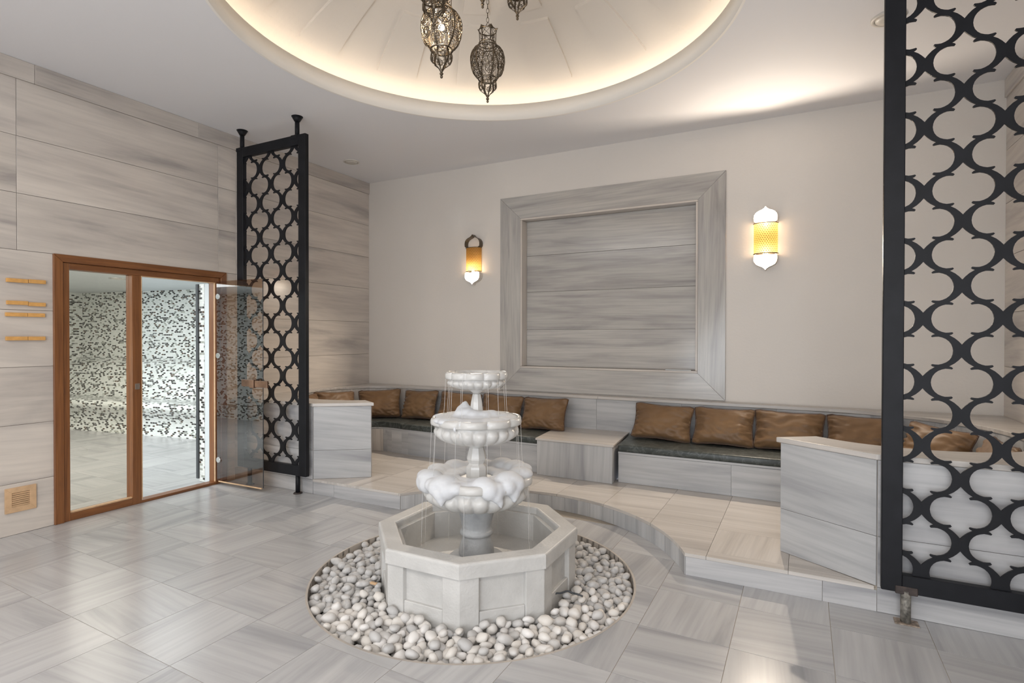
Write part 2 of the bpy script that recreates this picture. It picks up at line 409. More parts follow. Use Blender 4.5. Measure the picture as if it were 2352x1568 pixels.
def tube(bm, pts, r, seg=6, closed=False, cap=True):
    """tube along 3D points"""
    n = len(pts); pts = [Vector(p) for p in pts]; rings = []
    up = Vector((0.13, 0.21, 0.97)).normalized(); rr = r if callable(r) else (lambda i: r)
    for i, p in enumerate(pts):
        a = pts[(i - 1) % n] if (closed or i > 0) else p; b = pts[(i + 1) % n] if (closed or i < n - 1) else p
        d = (b - a).normalized() if (b - a).length > 1e-9 else Vector((0, 0, 1))
        u = d.cross(up)
        if u.length < 0.05: u = d.cross(Vector((1, 0, 0)))
        u.normalize(); v = d.cross(u)
        rings.append([bm.verts.new(p + (u * cos(2 * pi * k / seg) + v * sin(2 * pi * k / seg)) * rr(i)) for k in range(seg)])
    m = n if closed else n - 1
    for i in range(m):
        a, b = rings[i], rings[(i + 1) % n]
        for k in range(seg): bm.faces.new((a[k], a[(k + 1) % seg], b[(k + 1) % seg], b[k]))
    if cap and not closed:
        bm.faces.new(rings[0][::-1]); bm.faces.new(rings[-1])
def cyl(name, p0, p1, r, mat, parent=None, seg=16, r2=None, smooth=True):
    bm = bmesh.new(); tube(bm, [p0, p1], (lambda i: (r, r if r2 is None else r2)[i]), seg)
    o = bmo(name, bm, mat, parent)
    for p in o.data.polygons: p.use_smooth = smooth and len(p.vertices) == 4
    return o
def catmull(pts, n=6, closed=False):
    out = []; m = len(pts)
    for i in range(m if closed else m - 1):
        p0 = pts[(i - 1) % m] if closed or i > 0 else pts[0]; p1 = pts[i]; p2 = pts[(i + 1) % m]
        p3 = pts[(i + 2) % m] if closed or i < m - 2 else pts[-1]
        for k in range(n):
            t = k / n
            out.append(tuple(0.5 * ((2 * b) + (-a + c) * t + (2 * a - 5 * b + 4 * c - d) * t * t + (-a + 3 * b - 3 * c + d) * t ** 3) for a, b, c, d in zip(p0, p1, p2, p3)))
    if not closed: out.append(tuple(pts[-1]))
    return out

# ------------------------------------------------------------------ dimensions
XL, XR, YB, ZC = -4.917, 1.36, 5.49, 3.35
YR = -2.6                      # rear of the room, behind the photographer
FX, FY = -1.690, 2.800         # fountain axis
PX, PY, PR = -1.727, 2.832, 0.93   # pebble pit
DX, DY, DR = -1.80, 2.99, 1.568    # dome
SX, SY, SR = -1.80, 2.90, 1.27     # curved step
YFL, YFR = 3.59, 3.385             # front lines of the two low walls
ZS = 0.13                          # platform height

# ================================================================== FLOOR
fx = [-4.93, -4.508, -4.085, -3.657, -3.227, -2.807, -2.38, -1.955, -1.53, -1.105, -0.70, -0.286, 0.127, 0.541, 0.955, 1.37]
fyk = [-2.65, -2.2, -1.76, -1.32, -0.88, -0.44, 0.0, 0.436, 0.87, 1.003 + 0.0, 1.435, 1.87, 2.305, 2.75, 3.185, 3.63, 4.08, 4.6]
fyk = [1.435 + 0.4375 * k for k in range(-10, 7)]
def yline(k, x): return fyk[k] - 0.029 * (x + 2.8)
floor = prism('floor', [(XL, YR), (XR, YR), (XR, YFR + 0.05), (XL, YFL + 0.05)], -0.14, -0.10, 'grout', props={'kind': 'structure', 'label': 'pale grey veined marble floor with tiles laid in alternating vein directions'})
xc = fx[7]
def arc(cx, cy, r, a0, a1, n=40):
    return [(cx + r * cos(a0 + (a1 - a0) * i / n), cy + r * sin(a0 + (a1 - a0) * i / n)) for i in range(n + 1)]
def step_arc(a0, a1, n=40, dr=0.0):
    r0_, r1_ = hypot(-2.885 - SX, YFL - SY), hypot(-0.605 - SX, YFR - SY)
    aa, ab = atan2(YFL - SY, -2.885 - SX), atan2(YFR - SY, -0.605 - SX); out = []
    for i in range(n + 1):
        a = a0 + (a1 - a0) * i / n; t = (a - ab) / (aa - ab)
        k = abs(2 * t - 1) ** 3; r = SR + ((r0_ if t > 0.5 else r1_) - SR) * k + dr
        out.append((SX + r * cos(a), SY + r * sin(a)))
    return out
# split the floor outline at a grid line through the pit and along the curved step
xs = fx[8]   # -1.53
def chord(cx, cy, r, x): return sqrt(max(0, r * r - (x - cx) ** 2))
hy = chord(PX, PY, PR, xs); sy = chord(SX, SY, SR, xs)
a_lo = atan2(-hy, xs - PX); a_hi = atan2(hy, xs - PX)
# left region: rear left .. up to curved step
arcL = arc(PX, PY, PR, a_hi, 2 * pi + a_lo, 70)
stepL = (-2.885, YFL); stepRt = (-0.605, YFR)
aL = atan2(stepL[1] - SY, stepL[0] - SX); aR = atan2(stepRt[1] - SY, stepRt[0] - SX); am = atan2(sy, xs - SX)
regL = [(xs, YR), (xs, PY - hy)] + arcL[::-1] + [(xs, PY + hy)] + [(xs, SY + sy)] + step_arc(am, aL, 22) + [stepL, (XL, YFL), (XL, YR)]
arcR = arc(PX, PY, PR, a_lo, a_hi, 50)
regR = [(XR, YR), (XR, YFR), stepRt] + step_arc(aR, am, 18) + [(xs, PY + hy)] + arcR[::-1] + [(xs, PY - hy), (xs, YR)]
g = 0.0013
for i in range(len(fx) - 1):
    for j in range(len(fyk) - 1):
        x0, x1 = fx[i] + g, fx[i + 1] - g
        rect = [(x0, yline(j, x0) + g), (x1, yline(j, x1) + g), (x1, yline(j + 1, x1) - g), (x0, yline(j + 1, x0) - g)]
        reg = regL if x1 < xs else regR
        t = cut_tile('tile', reg, rect, -0.03, 0.0, 'floor_marble', floor)
        if not t: continue
        vein(t, (1, 0, 0) if (i + j) % 2 == 0 else (0, 1, 0), random.uniform(-0.12, 0.12))
# grout bed just below the tiles
for nm, reg in (('grout_bed', regL), ('grout_bed', regR)):
    prism(nm, reg, -0.05, -0.0015, 'grout', floor)
# marble ring and bottom of the pebble pit
bm = bmesh.new()
lathe(bm, [(PR + 0.012, -0.12), (PR + 0.012, 0.0005), (PR, 0.0005), (PR, -0.12)], (PX, PY), 96)
bmo('pit_ring', bm, 'pit_stone', floor)
bm = bmesh.new(); lathe(bm, [(PR + 0.01, -0.105), (PR + 0.01, -0.098)], (PX, PY), 64, cap=True); bmo('pit_bed', bm, 'grout', floor)

# ================================================================== WALLS
def slab_grid(parent, plane, pos, outn, ys, zs, mat, rot=0.05, th=0.02, gap=0.0012, name='panel', skip=None, axis=(0, 1, 0)):
    for i in range(len(ys) - 1):
        for j in range(len(zs) - 1):
            a0, a1, b0, b1 = ys[i], ys[i + 1], zs[j], zs[j + 1]
            rs = [(a0, a1, b0, b1)]
            if skip: rs = skip(a0, a1, b0, b1)
            for (c0, c1, d0, d1) in rs:
                if c1 - c0 < 0.01 or d1 - d0 < 0.01: continue
                if plane == 'X': o = boxo(name, pos, pos + outn * th, c0 + gap, c1 - gap, d0 + gap, d1 - gap, mat, parent, bev=0.0012)
                else: o = boxo(name, c0 + gap, c1 - gap, pos, pos + outn * th, d0 + gap, d1 - gap, mat, parent, bev=0.0012)
                vein(o, axis, random.uniform(-rot, rot) + 0.04)
# left wall: backing with door opening, marble panels proud of it
D0, D1, DZ = 2.155, 3.43, 1.955         # opening of the steam room door
XB = XL - 0.02
wl = fromdata('wall_left', [], [], None, props={'kind': 'structure', 'label': 'left wall clad in long pale veined marble slabs'})
wl.data.materials.append(M['grout'])
bm = bmesh.new()
def addbox(bm, x0, x1, y0, y1, z0, z1):
    bmesh.ops.create_cube(bm, size=1, matrix=Matrix.Translation(((x0 + x1) / 2, (y0 + y1) / 2, (z0 + z1) / 2)) @ Matrix.Diagonal((abs(x1 - x0), abs(y1 - y0), abs(z1 - z0), 1)))
addbox(bm, XL - 0.17, XB, YR, D0, -0.1, ZC); addbox(bm, XL - 0.17, XB, D1, YB + 0.2, -0.1, ZC); addbox(bm, XL - 0.17, XB, D0, D1, DZ, ZC)
bm.to_mesh(wl.data); bm.free()
zs = [0.0, 0.362, 0.772, 1.18, 1.585, 2.008, 2.409, 2.812, 3.213]
def skipdoor(a0, a1, b0, b1):
    o0, o1, oz = 2.10, 3.485, 2.0      # under the casing
    if a1 <= o0 or a0 >= o1 or b0 >= oz: return [(a0, a1, b0, b1)]
    r = []
    if a0 < o0: r.append((a0, o0, b0, b1))
    if a1 > o1: r.append((o1, a1, b0, b1))
    if b1 > oz: r.append((max(a0, o0), min(a1, o1), oz, b1))
    return r
slab_grid(wl, 'X', XB, 1, [YR, -1.2, 0.35, 1.885, 3.415, 3.60, YB], zs[5:], 'wall_marble')
slab_grid(wl, 'X', XB, 1, [YR, -1.0, 0.8, 2.11, 3.48, 3.60, YB], zs[:6], 'wall_marble', skip=skipdoor)
for a, b_ in ((YR, -0.6), (-0.6, 0.6), (0.6, 1.99), (1.99, 3.22), (3.22, 4.4), (4.4, YB)):
    o = boxo('top_course', XB, XL + 0.012, a + 0.001, b_ - 0.001, 3.213, ZC - 0.001, 'wall_marble', wl, bev=0.002); vein(o, (0, 1, 0))
# right wall
wr = boxo('wall_right', XR + 0.02, XR + 0.17, YR, YB + 0.2, -0.1, ZC, 'grout', props={'kind': 'structure', 'label': 'right wall clad in pale marble slabs seen through the lattice'})
slab_grid(wr, 'X', XR + 0.02, -1, [YR, -0.9, 0.7, 2.3, 3.9, YB], zs, 'wall_marble', th=0.02)
for a, b_ in ((YR, 0.6), (0.6, 2.2), (2.2, 3.8), (3.8, YB)):
    o = boxo('top_course', XR - 0.012, XR + 0.02, a + 0.001, b_ - 0.001, 3.213, ZC - 0.001, 'wall_marble', wr, bev=0.002); vein(o, (0, 1, 0))
# back wall, plaster, with the niche opening
NX0, NX1, NZ0, NZ1 = -2.745, -0.878, 1.058, 2.692
bm = bmesh.new()
addbox(bm, XL - 0.17, NX0, YB, YB + 0.2, -0.1, ZC); addbox(bm, NX1, XR + 0.17, YB, YB + 0.2, -0.1, ZC)
addbox(bm, NX0, NX1, YB, YB + 0.2, -0.1, NZ0); addbox(bm, NX0, NX1, YB, YB + 0.2, NZ1, ZC); addbox(bm, NX0, NX1, YB + 0.13, YB + 0.2, NZ0, NZ1)
wb = bmo('wall_back', bm, 'plaster', props={'kind': 'structure', 'label': 'cream plaster back wall around the marble niche'})
# rear wall behind the photographer
boxo('wall_rear', XL - 0.17, XR + 0.17, YR - 0.15, YR, -0.1, ZC, 'plaster', props={'kind': 'structure', 'label': 'rear wall behind the photographer'})
# ceiling with round opening
bm = bmesh.new()
x0, x1, y0, y1 = XL - 0.17, XR + 0.17, YR - 0.15, YB + 0.2
angs = sorted(set([round(2 * pi * i / 120, 6) for i in range(120)] + [round(atan2(y - DY, x - DX) % (2 * pi), 6) for x in (x0, x1) for y in (y0, y1)]))
inn, outr = [], []
for a in angs:
    d = (cos(a), sin(a)); inn.append(bm.verts.new((DX + (DR + 0.012) * d[0], DY + (DR + 0.012) * d[1], ZC)))
    t = min(((x1 if d[0] > 0 else x0) - DX) / d[0] if abs(d[0]) > 1e-9 else 1e9, ((y1 if d[1] > 0 else y0) - DY) / d[1] if abs(d[1]) > 1e-9 else 1e9)
    outr.append(bm.verts.new((DX + t * d[0], DY + t * d[1], ZC)))
n = len(angs)
for i in range(n): bm.faces.new((inn[i], outr[i], outr[(i + 1) % n], inn[(i + 1) % n]))
r = bmesh.ops.extrude_face_region(bm, geom=bm.faces[:])
for v in r['geom']:
    if isinstance(v, bmesh.types.BMVert): v.co.z += 0.06
ceil = bmo('ceiling', bm, 'ceiling_paint', props={'kind': 'structure', 'label': 'flat grey-white ceiling around the round dome opening'})
# lip and cove of the dome
bm = bmesh.new()
lathe(bm, [(DR + 0.016, ZC - 0.0015), (DR, ZC - 0.0015), (DR, 3.488), (DR + 0.03, 3.488), (DR + 0.03, 3.412), (1.93, 3.412), (1.93, 3.47)], (DX, DY), 144)
o = bmo('trim_1', bm, 'lip_plaster', smooth=False, props={'kind': 'structure', 'label': 'cream lip ring round the lit ceiling dome'})
for p in o.data.polygons: p.use_smooth = abs(p.normal.z) < 0.1
bm = bmesh.new()
tube(bm, [(DX + 1.665 * cos(t * pi / 60), DY + 1.665 * sin(t * pi / 60), 3.432) for t in range(120)], 0.010, 6, closed=True)
tag(bmo('led_strip', bm, 'warm_led', None, True), 'warm glowing light strip hidden behind the lip of the dome', 'light')
# dome shell with recessed panels
HB, RB, ZB = 0.66, 1.90, 3.455
RS = (RB * RB + HB * HB) / (2 * HB); ZO = ZB + HB - RS
def dome_pt(r, a, lift=0.0):
    z = ZO + sqrt(max(0, (RS) ** 2 - r * r)) + lift
    return (DX + r * cos(a), DY + r * sin(a), z)
radii = [0.0, 0.30, 0.42, 0.55, 0.68, 0.82, 0.95, 1.06, 1.16, 1.27, 1.38, 1.48, 1.58, 1.70, 1.80, 1.90]
NP = 14; hw = radians(6.3); pitch = 2 * pi / NP
cols = []
for k in range(NP):
    c = radians(96) + k * pitch
    cols += [(c - hw, 1), (c - hw / 3, 1), (c + hw / 3, 1), (c + hw, 0), (c + hw + (pitch - 2 * hw) / 3, 0), (c + hw + 2 * (pitch - 2 * hw) / 3, 0)]
def inpanel(i, k): return cols[k][1] == 1 and (radii[i] >= 1.05 and radii[i + 1] <= 1.59 or radii[i] >= 0.41 and radii[i + 1] <= 0.96)
bm = bmesh.new(); V = {}
def dv(i, k, lift=0):
    key = (i, k % len(cols) if i > 0 else 0, lift)
    if key not in V: V[key] = bm.verts.new(dome_pt(radii[i], cols[key[1]][0], -0.024 if lift else 0))
    return V[key]
nc = len(cols)
for i in range(len(radii) - 1):
    for k in range(nc):
        if inpanel(i, k): continue
        q = [dv(i, k), dv(i + 1, k), dv(i + 1, k + 1), dv(i, k + 1)]
        q = q[:1] + q[1:3] if i == 0 else q
        bm.faces.new(q)
        for (ii, kk, e) in ((i - 1, k, (0, 0)), (i + 1, k, (1, 0)), (i, k - 1, (0, 1)), (i, k + 1, (1, 1))):
            if 0 <= ii < len(radii) - 1 and inpanel(ii, kk % nc):
                if e == (0, 0): a, b2 = (i, k), (i, k + 1)
                elif e == (1, 0): a, b2 = (i + 1, k), (i + 1, k + 1)
                elif e == (0, 1): a, b2 = (i, k), (i + 1, k)
                else: a, b2 = (i, k + 1), (i + 1, k + 1)
                bm.faces.new((dv(*a), dv(*b2), dv(*b2, 1), dv(*a, 1)))
dome = bmo('ceiling_dome', bm, 'dome_plaster', props={'kind': 'structure', 'label': 'cream plaster dome with recessed wedge panels lit by a cove'})
for k in range(NP):
    for (ra, rb_) in ((1.06, 1.58), (0.42, 0.95)):
        ids = [i for i in range(len(radii)) if ra - 0.001 <= radii[i] <= rb_ + 0.001]
        vs = [dome_pt(radii[i], cols[6 * k + j][0], -0.024) for i in ids for j in range(4)]
        fs = [(a * 4 + j, a * 4 + j + 1, a * 4 + j + 5, a * 4 + j + 4) for a in range(len(ids) - 1) for j in range(3)]
        fromdata('panel', vs, fs, 'dome_plaster', dome)
for p in dome.data.polygons: p.use_smooth = False

# ================================================================== NICHE FRAME
nf = empty('marble_niche', (-1.81, YB, 0.81), 'grey veined marble niche with wide mitred frame on the cream back wall', 'wall niche')
fo = (-2.997, -0.631, 0.812, 2.934)
def quad_prism(name, pts, y0, y1, mat, parent, ax):
    o = prism(name, pts, y0, y1, mat, parent, bev=0.0015, plane='XZ'); vein(o, ax, random.uniform(-0.05, 0.05)); return o
X0, X1, Z0, Z1 = fo; gg = 0.0012
quad_prism('frame_piece', [(X0, Z1), (X1, Z1), (NX1, NZ1), (NX0, NZ1)], YB - 0.018, YB + 0.0, 'niche_marble', nf, (1, 0, 0))
quad_prism('frame_piece', [(X0, Z0), (X1, Z0), (NX1, NZ0), (NX0, NZ0)], YB - 0.018, YB + 0.0, 'niche_marble', nf, (1, 0, 0))
quad_prism('frame_piece', [(X0, Z0 + gg * 2), (X0, Z1 - gg * 2), (NX0, NZ1 - gg * 0.2), (NX0, NZ0 + gg * 0.2)], YB - 0.0178, YB + 0.0, 'niche_marble', nf, (0, 0, 1))
quad_prism('frame_piece', [(X1, Z0 + gg * 2), (X1, Z1 - gg * 2), (NX1, NZ1 - gg * 0.2), (NX1, NZ0 + gg * 0.2)], YB - 0.0178, YB + 0.0, 'niche_marble', nf, (0, 0, 1))
for (a, b_, c, d) in ((NX0, NX1, NZ1 - 0.02, NZ1), (NX0, NX1, NZ0, NZ0 + 0.02), (NX0, NX0 + 0.02, NZ0 + 0.02, NZ1 - 0.02), (NX1 - 0.02, NX1, NZ0 + 0.02, NZ1 - 0.02)):
    o = boxo('lining', a + 0.0005, b_ - 0.0005, YB - 0.021, YB + 0.128, c + 0.0005, d - 0.0005, 'wall_marble', nf, bev=0.003); vein(o, (1, 0, 0) if b_ - a > 1 else (0, 0, 1))
nz = [NZ0 + 0.02, 1.478, 1.892, 2.292, NZ1 - 0.02]
for a, b_ in zip(nz, nz[1:]):
    o = boxo('panel', NX0 + 0.021, NX1 - 0.021, YB + 0.10, YB + 0.128, a + 0.0012, b_ - 0.0012, 'niche_marble', nf, bev=0.0015); vein(o, (1, 0, 0), random.uniform(-0.03, 0.03))
tag(boxo('plastic_strip', -1.175, -0.935, YB - 0.024, YB - 0.006, NZ0 + 0.0215, NZ0 + 0.028, 'white_trim', bev=0.001), 'thin pale strip lying on the right end of the niche sill', 'strip')

# ================================================================== PLATFORM (raised step)
plat_poly = [(-3.861, YFL), stepL] + step_arc(aL, aR, 40)[1:-1] + [stepRt, (0.343, YFR), (-0.106, 3.672), (0.08, 3.805), (0.6, 3.9), (0.62, 4.8), (-4.3, 4.9), (-4.3, 4.05), (-3.64, 3.985), (-3.456, 3.884)]
plat = prism('platform', [(p[0], p[1]) for p in plat_poly], -0.05, ZS - 0.012, 'grout', props={'kind': 'structure', 'label': 'raised marble platform with a concave step behind the fountain'})
px = [-4.6, -4.2, -3.76, -3.33, -2.9, -2.47, -2.04, -1.756, -1.335, -0.915, -0.49, -0.063, 0.36, 0.8]
def yl2(y, x): return y - 0.03 * (x + 0.6)
py = [3.0, 3.47, 3.90, 4.33, 4.98]
# slightly oversailing nosing of the tread: push outline 8 mm outwards
nose = [(-3.861, YFL - 0.008), (stepL[0] + 0.004, YFL - 0.008)] + step_arc(aL, aR, 40, -0.008)[1:-1] + [(stepRt[0] - 0.004, YFR - 0.008), (0.33, YFR - 0.008), (-0.106, 3.672), (0.08, 3.805), (0.6, 3.9), (0.62, 4.8), (-4.3, 4.9), (-4.3, 4.05), (-3.64, 3.985), (-3.456, 3.884)]
for i in range(len(px) - 1):
    rows = list(py)
    if px[i] > -1.4 and px[i] < 0: rows = [3.0, 3.47, 3.90, 4.98]
    for j in range(len(rows) - 1):
        xa, xb = px[i] + 0.001, px[i + 1] - 0.001
        rect = [(xa, yl2(rows[j], xa) + 0.001), (xb, yl2(rows[j], xb) + 0.001), (xb, yl2(rows[j + 1], xb) - 0.001), (xa, yl2(rows[j + 1], xa) - 0.001)]
        t = cut_tile('tile', nose, rect, ZS - 0.020, ZS, 'step_marble', plat)
        if not t: continue
        vein(t, (0, 1, 0) if (j == 1 and i % 2 == 0) else (1, 0, 0), random.uniform(-0.06, 0.06))
# straight risers and the narrow riser tiles of the curve
def hbox(name, p, q, z0, z1, th, mat, parent, ax=None, rot=0.0, bev=0.001, gap=0.0008, out=1):
    """upright slab between two plan points, thickness th towards the right-hand side of p->q (times out)"""
    p, q = Vector((*p, 0)), Vector((*q, 0)); d = (q - p).normalized(); nrm = Vector((d.y, -d.x, 0)) * out
    p = p + d * gap; q = q - d * gap
    poly = [p, q, q + nrm * th, p + nrm * th]
    o = prism(name, [(v.x, v.y) for v in poly], z0, z1, mat, parent, bev=bev)
    vein(o, ax if ax else tuple(d), rot + random.uniform(-0.05, 0.05)); return o
zr0, zr1 = 0.0, ZS - 0.021
for a, b_ in ((-3.861, -3.61), (-3.61, -2.885)):
    hbox('riser_tile', (a, YFL), (b_, YFL), zr0, zr1, 0.006, 'grey_marble', plat)
for a, b_ in ((-0.605, 0.10), (0.10, 0.343)):
    hbox('riser_tile', (a, YFR), (b_, YFR), zr0, zr1, 0.006, 'grey_marble', plat)
ca = step_arc(aL, aR, 24)
for p, q in zip(ca, ca[1:]):
    hbox('riser_tile', p, q, zr0, zr1, 0.006, 'bench_marble', plat, ax=(0, 0, 1), out=1)

# ================================================================== CURVED SURROUND WALLS AND BENCHES
Bleft = [(-3.63, 3.985), (-3.75, 3.905), (-3.95, 3.85), (-4.2, 3.84), (-4.4, 3.89), (-4.6, 4.01), (-4.75, 4.2), (-4.83, 4.4), (-4.868, 4.65), (-4.85, 4.85), (-4.76, 5.04), (-4.58, 5.22), (-4.35, 5.34), (-4.1, 5.385), (-3.66, 5.39)]
Bright = [(0.2, 5.36), (0.4, 5.33), (0.57, 5.27), (0.72, 5.18), (0.88, 5.06), (1.03, 4.9), (1.13, 4.71), (1.19, 4.46), (1.2, 4.25), (1.15, 4.02), (1.05, 3.82), (0.88, 3.695), (0.74, 3.64), (0.6, 3.615), (0.45, 3.62), (0.3, 3.66), (0.19, 3.715), (0.075, 3.80)]
BL = catmull(Bleft, 4); BR = catmull(Bright, 4)
XM = -1.82
endL = (-3.455, 3.885); endR = (-0.108, 3.675)
surL = [(XM, 5.375)] + BL[::-1] + [endL, (-3.861, YFL), (XL + 0.001, YFL), (XL + 0.001, YB - 0.0185), (XM, YB - 0.0185)]
surR = [(XM, YB - 0.0185), (XR - 0.001, YB - 0.0185), (XR - 0.001, YFR), (0.343, YFR), endR] + BR[::-1] + [(XM, 5.375)]
ZL0, ZL1 = 0.775, 0.805
def grow(poly, d):
    """offset every vertex outward by d (simple mitre)"""
    poly = clean(poly); s = 1 if area2(poly) > 0 else -1; out = []
    n = len(poly)
    for i in range(n):
        a, b_, c = Vector(poly[i - 1]), Vector(poly[i]), Vector(poly[(i + 1) % n])
        e1 = (b_ - a).normalized(); e2 = (c - b_).normalized()
        n1 = Vector((e1.y, -e1.x)) * s; n2 = Vector((e2.y, -e2.x)) * s
        m = (n1 + n2); m = m / max(0.5, m.length_squared / 2) if m.length > 1e-6 else n1
        out.append((b_.x + m.x * d, b_.y + m.y * d))
    return out
def inset_fixed(poly, d):
    q = grow(poly, d)
    r_ = []
    for p, o_ in zip(q, clean(poly)):
        x, y = p
        x = min(max(x, XL + 0.001), XR - 0.001); y = min(y, YB - 0.0185)
        if abs(o_[0] - XM) < 1e-6: x = XM
        r_.append((x, y))
    return r_
sl = empty('bench_surround', (-4.4, 3.7, 0), 'low curved pale marble wall wrapping the left seating alcove, by the steam room door', 'low wall')
sr = empty('bench_surround', (0.9, 3.6, 0), 'low curved pale marble wall wrapping the right seating alcove, behind the large lattice', 'low wall')
for root, poly, nm in ((sl, surL, 'L'), (sr, surR, 'R')):
    o = prism('core', poly, 0.0, ZL0, 'grout', root)
    o = prism('coping', inset_fixed(poly, 0.016), ZL0 + 0.0005, ZL1, 'step_marble', root, bev=0.004, seg=2); vein(o, (1, 0, 0))
# facing of the fronts: two courses
zj = 0.385
th = 0.008
for (p, q, root, mats) in (((XL + 0.001, YFL), (-3.863, YFL), sl, 'grey_marble'), ((-3.861, YFL), endL, sl, 'bench_marble'), ((0.343, YFR), (XR - 0.001, YFR), sr, 'grey_marble'), (endR, (0.343, YFR), sr, 'bench_marble')):
    diag = abs(p[1] - q[1]) > 0.05
    zb = ZS + 0.0005 if diag else 0.0
    zcs = [zb, zj, ZL0] if diag else [zb, 0.125, zj, ZL0]
    for a, b_ in zip(zcs, zcs[1:]):
        hbox('facing_slab', p, q, a + 0.001, b_ - 0.001, th, mats, root, rot=0.10 if diag else 0.03, out=1)
# end return slabs of the low walls
hbox('facing_slab', BL[0], endL, ZS + 0.001, ZL0 - 0.001, 0.004, 'bench_marble', sl, out=-1)
hbox('facing_slab', endR, BR[-1], ZS + 0.001, ZL0 - 0.001, 0.004, 'bench_marble', sr, out=-1)
def walk(curve, seglen):
    """resample a polyline at equal spacing"""
    pts = [Vector(p) for p in curve]; out = [pts[0]]; acc = 0
    for a, b_ in zip(pts, pts[1:]):
        l = (b_ - a).length; pos = 0
        while acc + l - pos >= seglen:
            pos += seglen - acc; out.append(a + (b_ - a) * (pos / l)); acc = 0
        acc += l - pos
    if (out[-1] - pts[-1]).length > seglen * 0.3: out.append(pts[-1])
    return [(p.x, p.y) for p in out]
zb0, zb1 = 0.40, ZL0 - 0.001
iL = next(i for i, p in enumerate(BL) if p[0] > -4.12 and p[1] > 5)
cl = walk(BL[:iL + 1], 0.135)
for p, q in zip(cl, cl[1:]): hbox('back_tile', p, q, zb0, zb1, 0.006, 'step_marble', sl, ax=(0, 0, 1), out=1)
for a, b_ in ((cl[-1], (-3.42, 5.388)), ((-3.42, 5.388), (-2.6, 5.382)), ((-2.6, 5.382), (-1.835, 5.376))): hbox('back_panel', a, b_, zb0, zb1, 0.006, 'bench_marble', sl, out=1)
cr_ = walk(BR[6:], 0.15)
for p, q in zip(cr_, cr_[1:]): hbox('back_tile', p, q, zb0, zb1, 0.006, 'bench_marble', sr, ax=(0, 0, 1), out=1)
for a, b_ in (((-1.835, 5.376), (-1.0, 5.370)), ((-1.0, 5.370), (-0.2, 5.365)), ((-0.2, 5.365), cr_[0])): hbox('back_panel', a, b_, zb0, zb1, 0.006, 'bench_marble', sr, out=1)
# benches
SLf = [(-2.185, 4.745), (-3.40, 4.785), (-3.76, 4.805), (-4.0, 4.83), (-4.12, 4.83), (-4.22, 4.79), (-4.29, 4.70), (-4.31, 4.58), (-4.27, 4.46), (-4.17, 4.38), (-4.02, 4.33)]
SRf = [(-1.425, 4.76), (-0.14, 4.765), (0.3, 4.745), (0.5, 4.70), (0.63, 4.60), (0.67, 4.48), (0.64, 4.36), (0.55, 4.27), (0.4, 4.21)]
cSL = [SLf[0], SLf[1]] + catmull(SLf[2:], 4); cSR = [SRf[0], SRf[1]] + catmull(SRf[2:], 4)
def ins(curve, c, d=0.007):   # shift curve points toward the backing for a hair gap
    return curve
benchL = empty('marble_bench', (-3.5, 5.0, ZS), 'curved pale marble bench on the left, left of the marble side table', 'bench')
benchR = empty('marble_bench', (-0.3, 5.0, ZS), 'pale marble bench on the right, right of the marble side table', 'bench')
def innerB(curve, d): 
    q = []
    for i, p in enumerate(curve):
        a = Vector(curve[max(0, i - 1)]); b_ = Vector(curve[min(len(curve) - 1, i + 1)]); e = (b_ - a).normalized(); nn = Vector((e.y, -e.x))
        q.append((p[0] + nn.x * d, p[1] + nn.y * d))
    return q
BLi = innerB(BL, 0.008); BRi = innerB(BR, 0.008)
polyL = [(-2.24, 5.372)] + [(-3.6, 5.379)] + BLi[::-1][1:] + cSL[::-1]
polyR = [(-1.50, 5.364)] + [(0.1, 5.352)] + BRi + cSR[::-1]
ZT = 0.398
for root, poly, crv, sgn in ((benchL, polyL, cSL, -1), (benchR, polyR, cSR, 1)):
    o = prism('seat_base', poly, ZS, ZT - 0.02, 'bench_marble', root); vein(o, (1, 0, 0))
    o = prism('seat_slab', grow(poly, 0.003), ZT - 0.0195, ZT, 'bench_marble', root, bev=0.002); vein(o, (1, 0, 0))
for a, b_ in (((-2.185, 4.745), (-3.0, 4.772)), ((-3.0, 4.772), (-4.0, 4.83))): hbox('front_slab', a, b_, ZS + 0.001, ZT - 0.021, 0.006, 'bench_marble', benchL, out=-1)
c2_ = walk(cSL[10:], 0.10)
for p, q in zip(c2_, c2_[1:]): hbox('front_tile', p, q, ZS + 0.001, ZT - 0.021, 0.006, 'step_marble', benchL, ax=(0, 0, 1), out=-1)
for a, b_ in (((-1.425, 4.76), (-0.5, 4.764)), ((-0.5, 4.764), (0.3, 4.745))): hbox('front_slab', a, b_, ZS + 0.001, ZT - 0.021, 0.006, 'bench_marble', benchR, out=1)
# marble side table between the benches
tb = empty('marble_table', (-1.81, 5.0, ZS), 'square pale marble side table block between the two benches', 'table')
tp = [(-2.176, 4.665), (-1.444, 4.655), (-1.506, 5.368), (-2.246, 5.372)]
o = prism('body', grow(tp, -0.012), ZS, 0.448, 'bench_marble', tb); vein(o, (0, 0, 1))
o = prism('top_slab', grow(tp, 0.006), 0.4485, 0.468, 'step_marble', tb, bev=0.003, seg=2); vein(o, (1, 0, 0))
hbox('front_slab', (-2.170, 4.677), (-1.450, 4.667), ZS + 0.001, 0.4475, 0.008, 'bench_marble', tb, ax=(0, 0, 1), out=1)
hbox('side_slab', (-1.456, 4.667), (-1.516, 5.35), ZS + 0.001, 0.4475, 0.006, 'bench_marble', tb, ax=(0, 0, 1), out=1)

